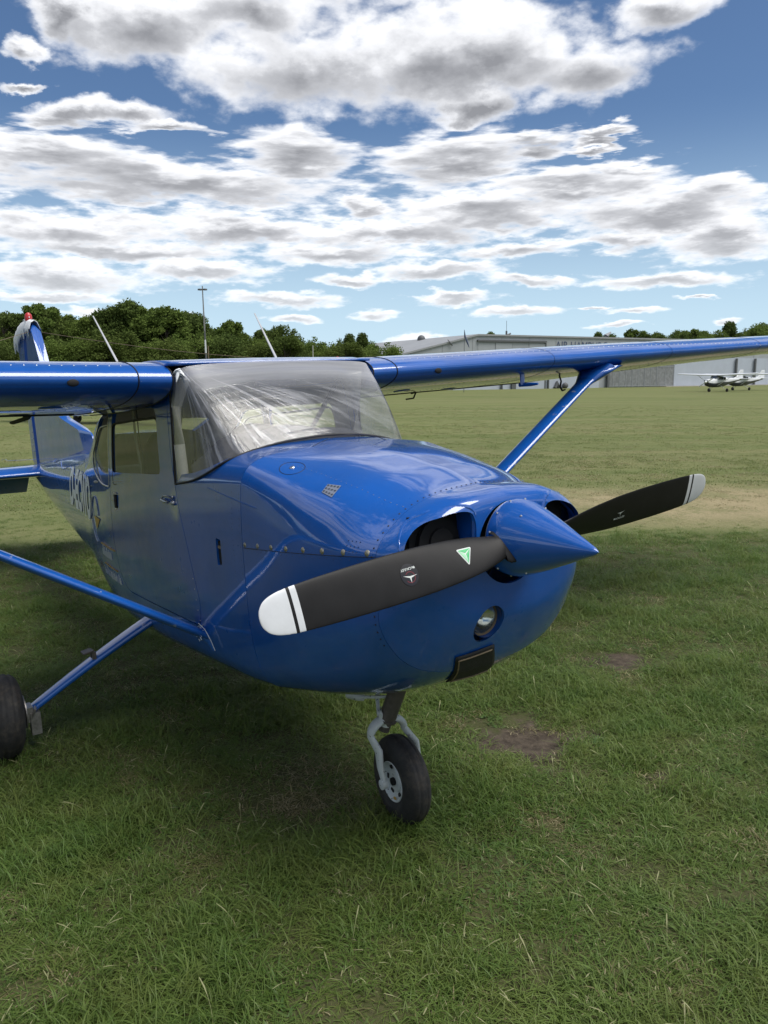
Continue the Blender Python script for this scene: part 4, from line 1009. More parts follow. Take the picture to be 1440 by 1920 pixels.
# pitot tube, tie-down ring and hook on the port wing
mb = MB(); mb.tube([(-.74, 1.74, 1.90), (-.74, 1.74, 1.835), (-.735, 1.74, 1.818)], [.020, .018, .016], 10, flat=.5); mb.tube([(-.765, 1.74, 1.818), (-.68, 1.755, 1.820), (-.63, 1.765, 1.822)], [.012, .012, .007], 10); mb.build('pitot_tube', M['blue'], wP)
mb = MB(); c = Vector((-.95, 2.30, 1.90)); mb.tube([c, c + Vector((.01, -.02, -.03)), c + Vector((0, .01, -.07)), c + Vector((0, 0, -.11)), c + Vector((.0, .02, -.135)), c + Vector((.0, .05, -.13))], [.007, .006, .006, .007, .007, .005], 8); mb.build('tie_down_hook', M['black'], wP)
mb = MB(); c = Vector((-1.62, 1.55, 1.80)); mb.tube([c + Vector((.05, -.10, .02)), c + Vector((0, -.02, -.012)), c + Vector((0, .03, .0)), c + Vector((0, .09, .004)), c + Vector((0, .10, .014))], .006, 6)
mb.tube([c + Vector((0, .02, 0)), c + Vector((0, -.005, -.045)), c + Vector((0, -.07, -.05))], .006, 6); mb.build('control_lock', M['black'], wP)
mb = MB(); mb.tube([(-1.55, -.95, 1.83), (-1.75, -.97, 1.76), (-2.02, -.99, 1.735)], [.016, .022, .02], 10, flat=.5); mb.build('flap_track', M['black'], wS)
# roof panel
vs = []; NYR = 14
for j in range(NYR + 1):
    y = -.55 + 1.10 * j / NYR
    sec = [p for p in wing_section(0, 1.63, -.616, 1.9185)][:26]         # TE over the top to LE
    sec = [p for p in sec if p[0] < -.69 ]
    for p in sec: vs.append((p[0], y, p[2] + .002 + .006 * math.cos(y / .55 * 1.5)))
    vs.append((-.655, y, 1.993))
m_ = len(vs) // (NYR + 1)
rf = mesh('cabin_roof', vs, [(j * m_ + i, (j + 1) * m_ + i, (j + 1) * m_ + i + 1, j * m_ + i + 1) for j in range(NYR) for i in range(m_ - 1)], [M['blue']], plane)
md = rf.modifiers.new('t', 'SOLIDIFY'); md.thickness = .012; md.offset = 0
rivets([(Vector((-.675, y, 1.9945)), Vector((.3, 0, .95))) for y in np.arange(-.52, .53, .035)], rf, .003, 'alu')
mb = MB(); mb.ball((-.9, .50, 2.012), .010, 8); mb.build('roof_plug', M['red'], rf)

# ---- aerials
for b, t in (((-1.217, .30, 2.005), (-1.485, .30, 2.306)), ((-1.90, -.375, 1.985), (-2.235, -.43, 2.352))):
    b, t = Vector(b), Vector(t); mb = MB(); mb.tube([b, b.lerp(t, .5), t], [.0085, .0065, .0045], 10, flat=.55); a_ = mb.build('aerial', M['ant'], plane)
    MB().rev([(.0, .03), (.006, .028), (.012, .012)], b - Vector((0, 0, .004)), (0, 0, 1), 16).build('aerial_base', M['blue'], a_)

# ---- cabin interior
def seat_(x, y):
    pts = [(-.20, -.02), (-.225, .30), (-.19, .50), (-.12, .595), (0, .615), (.12, .595), (.19, .50), (.225, .30), (.20, -.02)]
    pts = rounded([(a, b) for a, b in pts], .03, 2); n = len(pts); vs = []
    for d, ins in ((0, .03), (.02, 0), (.09, 0), (.115, .035)):
        for a, b in pts: vs.append((x - .09 * 0 - b * .22 - d, y + a * (1 - ins * 2), 1.05 + b * (1 - ins)))
    fs = [(k * n + i, k * n + (i + 1) % n, (k + 1) * n + (i + 1) % n, (k + 1) * n + i) for k in range(3) for i in range(n)] + [tuple(range(n))[::-1], tuple(3 * n + i for i in range(n))]
    st_ = mesh('seat', vs, fs, M['seat'], plane, True, None, 60)
    mb = MB(); mb.box((x + .19, y, 1.0), (.46, .44, .12)); c = mb.build('seat_cushion', M['seat'], st_, False)
    md = c.modifiers.new('b', 'BEVEL'); md.width = .03; md.segments = 3
    return st_
seat_(-1.30, -.245); seat_(-1.30, .245)
mb = MB(); mb.box((-2.10, 0, 1.00), (.42, .92, .14)); mb.box((-2.32, 0, 1.20), (.10, .92, .42), Matrix.Rotation(R_(-12), 3, 'Y')); o_ = mb.build('rear_seat', M['trim'], plane, False); md = o_.modifiers.new('b', 'BEVEL'); md.width = .03; md.segments = 3
mb = MB(); mb.box((-1.45, 0, .78), (1.9, .98, .03)); mb.build('cabin_floor', M['seat'], plane, False)
mb = MB(); mb.box((-1.45, 0, 1.945), (1.35, .96, .012)); mb.build('headliner', M['trim'], plane, False)
# instrument shroud: rounded hump below the screen
vs = []; NS = 24
for i, (x, zt, wd) in enumerate(((-.27, 1.612, .40), (-.38, 1.648, .455), (-.52, 1.672, .475), (-.64, 1.672, .478), (-.68, 1.62, .47), (-.68, 1.30, .47))):
    for j in range(NS + 1):
        a = -1 + 2 * j / NS; drop = (.16 * abs(a) ** 4 + .02 * a * a) if i < 4 else (.10 * abs(a) ** 4 if i == 4 else 0)
        vs.append((x, a * wd, zt - drop + (.012 * math.cos(a * 9) if 0 < i < 4 else 0)))
w_ = NS + 1
mesh('instrument_shroud', vs, [(i * w_ + j, i * w_ + j + 1, (i + 1) * w_ + j + 1, (i + 1) * w_ + j) for i in range(5) for j in range(NS)], M['glare'], plane, True, None, 50)
for y in (-.25, .25):
    mb = MB(); mb.tube([(-.74, y, 1.44), (-.90, y, 1.45)], .012, 8); mb.tube([(-.90, y - .12, 1.53), (-.905, y - .12, 1.45), (-.90, y - .06, 1.42), (-.90, y + .06, 1.42), (-.905, y + .12, 1.45), (-.90, y + .12, 1.53)], .013, 8); mb.build('control_yoke', M['black'], plane)
rr_ = random.Random(2); mb = MB()
for k in range(16): mb.ball((-.33 - .2 * rr_.random(), rr_.uniform(-.30, .38), 1.652 - .05 * rr_.random()), .0035, 6)
mb.build('shroud_screws', M['screw'], plane)
mb = MB(); mb.box((-.72, .02, 1.90), (.02, .22, .05)); mb.box((-.68, .02, 1.94), (.08, .02, .02)); mb.build('rear_view_mirror', M['glare'], plane, False)
for y0, m_n in ((-.47, 'belt'), (-.44, 'post')):
    dx = 0 if m_n == 'belt' else -.16
    p1, p2, p3 = Vector((-1.43 + dx, y0, 1.86)), Vector((-1.45 + dx, y0 + .01, 1.62)), Vector((-1.40 + dx, y0 + .03, 1.22))
    mb = MB(); mb.tube([p1, p2, p3], [.013, .010, .030] if m_n == 'belt' else [.02, .022, .022], 8, flat=.15, up=(0, 1, 0)); mb.build('seat_belt', M[m_n], plane)
for s in (-1, 1):
    mb = MB(); mb.tube([(-.80, s * .44, 1.90), (-1.02, s * .40, 1.66), (-1.22, s * .36, 1.47)], [.018, .02, .02], 8, flat=.4); mb.build('shoulder_strap', M['seat'], plane)
    mb = MB(); mb.tube([(x, s * .500, lv(x, 1.505)) for x in np.linspace(-.78, -2.3, 12)], .010, 8); mb.build('sill_rail', M['post'], plane)

# ---- tail
def plate(name, outline, t0, m, parent=plane, axis='y', taper=None):
    n = len(outline); cx = sum(p[0] for p in outline) / n; cz = sum(p[1] for p in outline) / n; vs = []
    for k, sc_ in ((-1, .86), (-1, 1.0), (1, 1.0), (1, .86)):
        inner = sc_ < 1
        for x, z in outline:
            xx, zz = (cx + (x - cx) * .80, cz + (z - cz) * .90) if inner else (x, z)
            vs.append((xx, k * (t0 if inner else .006), zz) if axis == 'y' else (xx, zz, k * (t0 if inner else .006)))
    fs = [tuple(range(n)), tuple(range(3 * n, 4 * n))[::-1]] + [(k * n + i, k * n + (i + 1) % n, (k + 1) * n + (i + 1) % n, (k + 1) * n + i) for k in range(3) for i in range(n)]
    o = mesh(name, vs, fs, m, parent, True, None, 35); fix_normals(o); return o
fin_o = rounded([(-4.05, 1.36), (-4.20, 1.555), (-5.10, 1.68), (-5.42, 1.86), (-6.06, 2.64), (-6.40, 2.66), (-6.50, 2.20), (-6.42, 1.10), (-5.8, 1.15)], [.02, .05, .35, .35, .05, .03, .02, .02, .02])
fin = plate('tail_fin', fin_o, .045, M['blue'])
rud = plate('rudder', rounded([(-6.41, 2.66), (-6.85, 2.60), (-6.74, 1.75), (-6.69, 1.10), (-6.44, 1.08), (-6.51, 2.20)], .03), .03, M['blue'])
mb = MB()
for z in np.arange(1.3, 2.5, .07): mb.tube([(-6.52, -.036, z), (-6.70, -.022, z)], .004, 5)
mb.build('rudder_beads', M['blue'], rud)
# frayed pale cover over the fin tip
vs = []; rr_ = random.Random(9); nC = 26
top = [(-6.02 - .88 * i / nC, 2.655 + .04 * math.sin(i / nC * 3.1) - .05 * (i / nC) ** 3) for i in range(nC + 1)]
for s in (-1, 1):
    for row in range(4):
        for i, (x, z) in enumerate(top):
            hang = (.11 + .13 * (i / nC) + .05 * math.sin(i * 1.7) + rr_.uniform(-.03, .04)) if row == 3 else 0
            dz = (0, .02, .09, hang)[row]; yy = (0, .03, .055, .062)[row] * (1.0 if i < nC else .3)
            vs.append((x, s * (yy + rr_.uniform(-.004, .004)), z + .012 - dz))
w_ = nC + 1; fs = []
for b in (0, 4 * w_):
    fs += [(b + r * w_ + i, b + r * w_ + i + 1, b + (r + 1) * w_ + i + 1, b + (r + 1) * w_ + i) for r in range(3) for i in range(nC)]
fcv = mesh('fin_cover', vs, fs, M['cover'], fin); md = fcv.modifiers.new('t', 'SOLIDIFY'); md.thickness = .006
mb = MB(); mb.rev([(0, .034), (.03, .038), (.06, .034), (.082, .018), (.086, .0001)], (-6.25, 0, 2.68), (0, 0, 1), 16); bc = mb.build('beacon', M['red'], plane)
MB().tube([(-6.30, 0, 2.665), (-6.42, -.02, 2.70), (-6.2, .0, 2.715)], .006, 6).build('beacon_wire', M['cover'], bc)
for s in (-1, 1):     # aerial wires from the fin to the wings
    a, b = Vector((-6.1, s * .03, 2.56)), Vector((-2.1, s * 2.6, 2.0)); MB().tube([a.lerp(b, t) - Vector((0, 0, .10 * math.sin(math.pi * t))) for t in np.linspace(0, 1, 12)], .0025, 5).build('aerial_wire', M['amber'], plane)
# tailplane
for s in (-1, 1):
    rings = []
    for y, c, xl in ((.02, .95, -5.60), (.6, .86, -5.66), (1.2, .75, -5.73), (1.65, .62, -5.82), (1.70, .45, -5.90)):
        rings.append([(xl - x * c, s * y, 1.125 + z * c * .9) for x, z in FO])
    vs, fs = loft(rings); o_ = mesh('tailplane', vs, fs, M['blue'], plane, True, None, 50); fix_normals(o_)
    rings = []
    for y, c, xl in ((.12, .42, -6.42), (.7, .40, -6.40), (1.3, .34, -6.38), (1.68, .25, -6.38)):
        rings.append([(xl - (x * c * .80) + z * c * .4, s * y, 1.10 + z * c * .7 - x * c * .62) for x, z in FO])
    vs, fs = loft(rings); e_ = mesh('elevator', vs, fs, M['blue'], plane, True, None, 50); fix_normals(e_)

# ---- registration and club print on the fuselage side
def text_mesh(name, s, size, place, mat_, parent, extr=0.0, sx=1.0, bold=0.0):
    cu_ = bpy.data.curves.new(name, 'FONT'); cu_.body = s; cu_.size = size; cu_.align_x = 'LEFT'; cu_.resolution_u = 6; cu_.offset = bold
    o = bpy.data.objects.new(name, cu_); col.objects.link(o); bpy.context.view_layer.update()
    me = bpy.data.meshes.new_from_object(o.evaluated_get(bpy.context.evaluated_depsgraph_get())); bpy.data.objects.remove(o)
    bm = bmesh.new(); bm.from_mesh(me); bmesh.ops.triangulate(bm, faces=bm.faces)
    [bmesh.ops.subdivide_edges(bm, edges=[e for e in bm.edges if e.calc_length() > size * .08], cuts=1) for _ in range(3)]; bmesh.ops.triangulate(bm, faces=bm.faces)
    for v in bm.verts: v.co = place(v.co.x * sx, v.co.y)
    bm.to_mesh(me); bm.free(); return mk(name, me, mat_, parent)
def side_place(x0, z0, slope, s=-1, off=.0045):
    def f(u, v):
        x = x0 + u; z = z0 + v + slope * u; p, n = side_hit(x, z, s); return p + n * off
    return f
text_mesh('registration', 'D-ECWO', .38, side_place(-3.62, 1.055, .005), M['printwhite'], body, sx=.70, bold=.017)
mb = MB()
def sidept(x, z, off=.004): p, n = side_hit(x, z, -1); return p + n * off
mb.tube([sidept(-2.35 + .13 * math.cos(a), 1.08 + .15 * math.sin(a)) for a in np.linspace(0.25, 4.6, 30)], .004, 5, flat=.5); mb.build('club_ring', M['printwhite'], body)
MB().add([sidept(-2.52, 1.20), sidept(-2.36, 1.06), sidept(-2.33, .99), sidept(-2.40, 1.07)], [(0, 1, 2, 3)]).build('club_arrow', M['printwhite'], body, False)
MB().add([sidept(-2.38, 1.10), sidept(-2.18, 1.10), sidept(-2.32, 1.02)], [(0, 1, 2)]).build('club_triangle', M['yellow'], body, False)
mb = MB(); mb2 = MB(); rr_ = random.Random(8)
for k in range(12):
    x = -2.22 + k * .022; mb.tube([sidept(x, .87), sidept(x + .012, .87 + rr_.uniform(.03, .07))], .0035, 5, flat=.4)
for k in range(22):
    x = -2.25 + k * .020; mb.tube([sidept(x, .74), sidept(x + rr_.uniform(-.008, .01), .74 + rr_.uniform(.02, .06))], .003, 5, flat=.4)
for k in range(6): x = -2.20 + k * .06; mb2.tube([sidept(x, .95), sidept(x + .04, .945)], .010, 5, flat=.2); mb2.tube([sidept(x, .82), sidept(x + .03, .815)], .007, 5, flat=.2)
mb.build('club_lettering', M['printwhite'], body); mb2.build('club_print', M['yellow'], body)
mb = MB(); mb.tube([sidept(x, 1.30 + .02 * math.sin(x * 8), .002) for x in np.linspace(-2.4, -5.5, 40)], .004, 5, flat=.4); mb.build('side_bead', M['blue'], body)

# ---- propeller and spinner
HZ = 1.334; PX = 1.058; PANG = R_(4.5156); PR = .975
spin = MB(); prof = [(0, .128), (.015, .130), (.04, .128), (.08, .117), (.14, .096), (.21, .068), (.28, .039), (.33, .0185), (.350, .0095), (.3615, .0001)]
xx = [p[0] for p in prof]; rad_ = pchip(np.array(xx), np.array([p[1] for p in prof]), np.linspace(0, .3615, 44)); P2 = list(zip(np.linspace(0, .3615, 44), rad_)); P2[-1] = (.3615, .0001)
spin.rev([(0, .0001)] + P2, (1.0, 0, HZ), (1, 0, 0), 72)
spinner = spin.build('spinner', M['blue'], plane, True, 30)
def sp_r(x): return float(np.interp(x - 1.0, [p[0] for p in P2], [p[1] for p in P2]))
mb = MB()
for k in range(12):
    a = k * math.pi / 6 + .25; r = sp_r(1.018); mb.ball((1.018, math.cos(a) * r, HZ + math.sin(a) * r), .0042, 8)
for k in (1, 2, 4, 5):
    a = k * math.pi / 3 + .1; r = sp_r(1.10); mb.ball((1.10, math.cos(a) * r, HZ + math.sin(a) * r), .0042, 8)
mb.build('spinner_screws', M['screw'], spinner)
MB().rev([(0, .126), (.006, .126), (.006, .05)], (.994, 0, HZ), (1, 0, 0), 60).build('backplate', M['alu'], spinner)
prop = None
RK = np.array([.06, .12, .16, .22, .30, .42, .55, .68, .80, .885, .930, .955, .970, .9765, .978]); 
CK = np.array([.07, .085, .105, .128, .142, .150, .150, .145, .137, .126, .110, .089, .058, .030, .012])
BK = np.radians([52, 50, 47, 42, 36, 29, 24.5, 21, 18.5, 17, 16.5, 16.3, 16.2, 16.1, 16]); TK = np.array([.05, .045, .036, .030, .025, .020, .016, .0135, .0115, .010, .009, .008, .007, .005, .003])
def blade_point(r, a, s):
    """a: 0..2pi round the section; s=-1 starboard blade"""
    d = Vector((0, math.cos(PANG) * s, math.sin(PANG) * s)); e = Vector((0, -math.sin(PANG) * s, math.cos(PANG) * s))   # starboard moves down
    c = float(np.interp(r, RK, CK)) if r < .90 else float(pchip(RK, CK, np.array([r]))[0]); be = float(np.interp(r, RK, BK)); t = float(np.interp(r, RK, TK))
    u = math.cos(a); v = math.sin(a)
    ch = (e * math.cos(be) + Vector((1, 0, 0)) * math.sin(be)); nn = (Vector((1, 0, 0)) * math.cos(be) - e * math.sin(be))
    cam_ = v * (1.0 if v > 0 else .35) * (1 - .25 * u)
    return Vector((PX, 0, HZ)) + d * r + ch * (c * .5 * u + .0 * c) + nn * t * .5 * cam_ * 1.1
def blade_seg(name, r0, r1, n, s, m, parent, cap=True):
    if r1 >= .97: rs = r0 + (r1 - r0) * np.sin(np.linspace(0, math.pi / 2, n))
    else: rs = np.linspace(r0, r1, n)
    K = 36; vs = [blade_point(r, 2 * math.pi * j / K, s) for r in rs for j in range(K)]
    fs = [(i * K + j, i * K + (j + 1) % K, (i + 1) * K + (j + 1) % K, (i + 1) * K + j) for i in range(n - 1) for j in range(K)]
    if cap: fs += [tuple(range(K))[::-1], tuple((n - 1) * K + j for j in range(K))]
    o = mesh(name, vs, fs, m, parent, True, None, 60); fix_normals(o); return o
def on_blade(r, f, s, off=.0008):
    """f: -1 trailing .. 1 leading edge, on the cambered face"""
    a = math.acos(max(-1, min(1, f))); p = blade_point(r, a, s); q_ = blade_point(r, a, s); 
    d = Vector((0, math.cos(PANG) * s, math.sin(PANG) * s)); be = float(np.interp(r, RK, BK)); e = Vector((0, -math.sin(PANG) * s, math.cos(PANG) * s))
    nn = (Vector((1, 0, 0)) * math.cos(be) - e * math.sin(be)); return p + nn * off
for s in (-1, 1):
    b_ = blade_seg('propeller_blade', .06, .855, 26, s, M['blade'], plane)
    blade_seg('tip_stripe', .855, .874, 3, s, M['white'], b_); blade_seg('tip_line', .874, .884, 3, s, M['blade'], b_)
    blade_seg('white_tip', .884, .978, 22, s, M['white'], b_)
    # dark boot where the blade leaves the spinner
    d = Vector((0, math.cos(PANG) * s, math.sin(PANG) * s)); vs = []
    for r, k in ((.095, 1.26), (.118, 1.24), (.128, 1.03)):
        for j in range(36):
            c0 = Vector((PX, 0, HZ)) + d * r; vs.append(c0 + (blade_point(.165, 2 * math.pi * j / 36, s) - (Vector((PX, 0, HZ)) + d * .165)) * k)
    fs = [(i * 36 + j, i * 36 + (j + 1) % 36, (i + 1) * 36 + (j + 1) % 36, (i + 1) * 36 + j) for i in range(2) for j in range(36)]
    mesh('blade_opening', vs, fs, M['dark'], b_)
    if s == -1: bladeS = b_
    else: bladeP = b_
def blade_place(r0, f0, s, rot=0.0, off=.0012, sc_=1.0):
    cr_, sr_ = math.cos(rot), math.sin(rot)
    def f(u, v):
        u, v = (u * cr_ - v * sr_) * sc_, (u * sr_ + v * cr_) * sc_
        r = r0 + u; c = float(np.interp(r, RK, CK)); return on_blade(r, f0 + 2 * v / c, s, off)
    return f
def poly_on(name, pts, place, m, parent, grid=True):
    n = len(pts); cx = sum(p[0] for p in pts) / n; cy = sum(p[1] for p in pts) / n; vs = []; fs = []
    L = 4
    for k in range(1, L + 1):
        for x, y in pts: vs.append(place(cx + (x - cx) * k / L, cy + (y - cy) * k / L))
    vs.append(place(cx, cy)); c = len(vs) - 1
    fs = [(c, i, (i + 1) % n) for i in range(n)] + [(k * n + i, (k + 1) * n + i, (k + 1) * n + (i + 1) % n, k * n + (i + 1) % n) for k in range(L - 1) for i in range(n)]
    return mesh(name, vs, fs, m, parent, False)
# starboard blade: round maker's badge, printed upside down for the viewer, and the green triangle
S = -1
pl = blade_place(.49, .02, S)
poly_on('maker_badge', [(.031 * math.cos(a), .034 * math.sin(a)) for a in np.linspace(0, 2 * math.pi, 32, endpoint=False)], pl, M['decal'], bladeS)
def arcline(name, r, w, a0, a1, place, m, parent, n=24):
    A_ = np.linspace(a0, a1, n); vs = [place(r * math.cos(a), r * math.sin(a)) for a in A_] + [place((r - w) * math.cos(a), (r - w) * math.sin(a)) for a in A_]
    mesh(name, vs, [(i, i + 1, n + i + 1, n + i) for i in range(n - 1)], m, parent, False)
pl2 = blade_place(.49, .02, S, off=.0018)
def off2(p, dx, dy): return lambda u, v: p(u + dx, v + dy)
arcline('badge_ring', .0175, .002, .5, 5.6, off2(pl2, 0, .008), M['decalred'], bladeS)
def star(name, place, m, parent, k=1.0, flip=1):
    a = MB()
    for (x0, y0, x1, y1, w0) in ((0, 0, -.026, -.003, .0032), (0, 0, .024, -.008, .0032), (0, 0, .001, .018, .003)):
        L = math.hypot(x1 - x0, y1 - y0); nx, ny = -(y1 - y0) / L, (x1 - x0) / L
        y0 *= flip; y1 *= flip; ny *= flip
        a.add([place(k * (x0 + nx * w0), k * (y0 + ny * w0)), place(k * (x0 - nx * w0), k * (y0 - ny * w0)), place(k * x1, k * y1)], [(0, 1, 2)])
    a.build(name, m, parent, False)
star('badge_emblem', off2(pl2, 0, .008), M['printwhite'], bladeS, 1.0)
def blade_text(name, s_, size, place, m, parent, flipu=1, flipv=1):
    cu_ = bpy.data.curves.new(name, 'FONT'); cu_.body = s_; cu_.size = size; cu_.align_x = 'CENTER'; cu_.resolution_u = 3; cu_.offset = size * .02
    o = bpy.data.objects.new(name, cu_); col.objects.link(o); bpy.context.view_layer.update()
    me = bpy.data.meshes.new_from_object(o.evaluated_get(bpy.context.evaluated_depsgraph_get())); bpy.data.objects.remove(o)
    for v in me.vertices: v.co = place(v.co.x * flipu, v.co.y * flipv)
    return mk(name, me, m, parent)
# on the starboard blade u grows away from the spinner and v towards the leading (lower) edge
blade_text('badge_lettering', 'McCAULEY', .0105, off2(pl2, 0, -.021), M['printwhite'], bladeS, 1, 1)
TR = blade_place(.272, -.02, S, off=.0012)
tri = [(-.033, -.022), (.026, -.026), (.003, .034)]
poly_on('triangle_sticker', rounded(tri, .007, 4), TR, M['printwhite'], bladeS)
TR2 = blade_place(.272, -.02, S, off=.0018); cx_, cy_ = sum(p[0] for p in tri) / 3, sum(p[1] for p in tri) / 3
for k in range(3):
    a, b = tri[k], tri[(k + 1) % 3]
    def sh(p, f=.86): return (cx_ + (p[0] - cx_) * f, cy_ + (p[1] - cy_) * f)
    mid = ((a[0] + b[0]) / 2 * .12 + cx_ * .88, (a[1] + b[1]) / 2 * .12 + cy_ * .88)
    a2, b2 = sh(a, .80), sh(b, .80); sh_ = ((mid[0]), (mid[1]))
    poly_on('sticker_facet', [a2, b2, sh_], TR2, M['green' if k != 1 else 'green2'], bladeS)
PT_ = blade_place(.46, .05, 1, off=.0012)
star('maker_emblem', off2(PT_, 0, -.004), M['printwhite'], bladeP, .8, -1)
blade_text('maker_lettering', 'McCAULEY', .012, off2(PT_, 0, -.030), M['printwhite'], bladeP, 1, 1)

# ---- nose gear
A = Vector((.345, .005, .72)); B = Vector((.258, -.052, .452)); W = Vector((.305, -.022, .192)); AXL = Vector((-.09, -.996, .005)).normalized(); FWD = Vector((0, 0, 1)).cross(AXL).normalized() * -1
mb = MB(); mb.tube([A, B], [.037, .037], 20); mb.tube([B + (A - B) * .03, B], [.042, .042], 20); mb.tube([B, B + (B - A).normalized() * .05], [.026, .026], 14)
ng_ = mb.build('nose_strut', M['strutgrey'], plane)
mb = MB(); mb.tube([A + Vector((.02, .03, -.02)), A + Vector((.03, .04, -.07))], [.012, .004], 6); mb.build('strut_tag', M['yellow'], ng_)
# fork: arch over the tyre
up = Vector((0, 0, 1)); top = B + (B - A).normalized() * .035
pts = []; rd = []
hw = .082
for k in range(15):
    t = k / 14; a = math.pi * t
    off = AXL * math.cos(a) * hw; zz = W.z + .215 + math.sin(a) * .062 - (0.03 if False else 0)
    back = (1 - math.sin(a)) * .0
    c = W.lerp(top, .82); pts.append(Vector((c.x, c.y, 0)) + Vector((off.x, off.y, zz - .01))); rd.append(.0155 + .006 * math.sin(a))
L0 = W + AXL * hw; L1 = W - AXL * hw
left = [L0 + AXL * .002, L0 + Vector((-.012, 0, .07)) + AXL * .010, L0 + Vector((-.022, 0, .14)) + AXL * .008]; right = [L1 - AXL * .002, L1 + Vector((-.012, 0, .07)) - AXL * .010, L1 + Vector((-.022, 0, .14)) - AXL * .008]
allp = left + pts + right[::-1]; allr = [.011, .015, .018] + rd + [.018, .015, .011]
mb = MB(); mb.tube(allp, [r * .84 for r in allr], 14, up=(1, 0, 0), flat=1.6)
mb.tube([top + Vector((0, 0, .012)), pts[7] + Vector((0, 0, .004))], [.030, .026], 12)
for s in (-1, 1): mb.tube([pts[7] + AXL * .02 * s + Vector((0, 0, -.005)), pts[7] + AXL * .038 * s + Vector((.01, 0, .035)), pts[7] + AXL * .030 * s + Vector((.008, 0, .06))], [.015, .011, .004], 8)
mb.rev([(-.012, .0001), (-.012, .020), (.012, .022), (.016, .012), (.016, .0001)], L0 + AXL * .006, AXL, 18); mb.rev([(-.012, .0001), (-.012, .020), (.012, .022), (.016, .012), (.016, .0001)], L1 - AXL * .006, -AXL, 18)
fork = mb.build('nose_fork', M['chipwhite'], plane)
mb = MB(); mb.tube([A.lerp(B, .35) + Vector((-.06, 0, 0)), A.lerp(B, .62) + Vector((-.12, -.01, -.02)), B + Vector((-.045, -.01, -.02))], [.009, .010, .009], 8); mb.tube([A.lerp(B, .6) + Vector((-.13, -.05, .0)), A.lerp(B, .6) + Vector((-.12, .01, .0))], [.006, .006], 8); mb.build('torque_link', M['chipwhite'], plane)
mb = MB(); c = Vector((.13, -.115, .535)); mb.tube([c + Vector((-.045, -.02, 0)), c, c + Vector((.03, .012, -.002))], [.018, .021, .015], 12); mb.tube([c + Vector((.02, 0, 0)), A.lerp(B, .6)], [.007, .007], 8); mb.build('shimmy_damper', M['chipwhite'], plane)
mb = MB(); mb.tube([(.20, -.10, .615), (.235, -.06, .60), (.27, -.03, .62)], [.012, .025, .015], 8, flat=.6); mb.build('drain_pipe', M['alu'], plane)
def wheel(name, c, ax, R, Wd, rim_r, parent, ribs=4, hub='alu'):
    ax = Vector(ax).normalized(); prof = []
    hw = Wd / 2; n = 40
    for k in range(n + 1):
        a = math.pi * (k / n) * 1.0
        # superellipse side wall
        h = -math.cos(a); v = math.sin(a); e = 2.6
        k2 = (abs(h) ** e + abs(v) ** e) ** (1 / e); h, v = h / k2, v / k2
        r = rim_r + (R - rim_r) * v; w = hw * h * (1.0 if v > .3 else .80 + .2 * v / .3)
        if v > .92:
            q_ = abs(w) / hw
            for rb in (.0, .28, .56, .78):
                if abs(q_ - rb) < .045 and rb > 0: r -= .0045
        prof.append((w, r))
    mb = MB(); mb.rev(prof, c, ax, 64); t = mb.build(name, M['tyre'], parent, True, 60)
    mb = MB()
    for s in (-1, 1):
        p = [(s * hw * .80, rim_r + .004), (s * hw * .86, rim_r), (s * hw * .74, rim_r - .008), (s * hw * .50, rim_r - .018), (s * hw * .42, rim_r * .58), (s * hw * .62, rim_r * .50), (s * hw * .66, rim_r * .28), (s * hw * .52, .0001)]
        mb.rev(p, c, ax, 40)
    rim = mb.build('rim', M['chipwhite'] if hub == 'w' else M['alu'], t, True, 30)
    mb = MB(); a1 = ax.orthogonal().normalized(); b1 = ax.cross(a1)
    for s in (-1, 1):
        for k in range(6):
            th = k * math.pi / 3 + .3; p = Vector(c) + ax * (s * hw * .47) + (a1 * math.cos(th) + b1 * math.sin(th)) * rim_r * .74; mb.rev([(.0, .0001), (.001, .011), (-.002, .013)], p + ax * s * .004, ax * s, 10)
    mb.build('rim_holes', M['dark'], t)
    mb = MB()
    for s in (-1, 1):
        mb.rev([(0, .017), (.012, .017), (.014, .0001)], Vector(c) + ax * s * hw * .62, ax * s, 14)
    mb.build('axle_nut', M['dark'], t); return t
wn = wheel('nose_wheel', W, AXL, .190, .118, .084, plane, hub='w')
mb = MB(); p_ = W + AXL * .05 + Vector((.02, 0, -.066)); mb.ball(p_, .007, 8, sc_=(1.6, .5, 1)); mb.build('valve_cap', M['yellow'], wn)

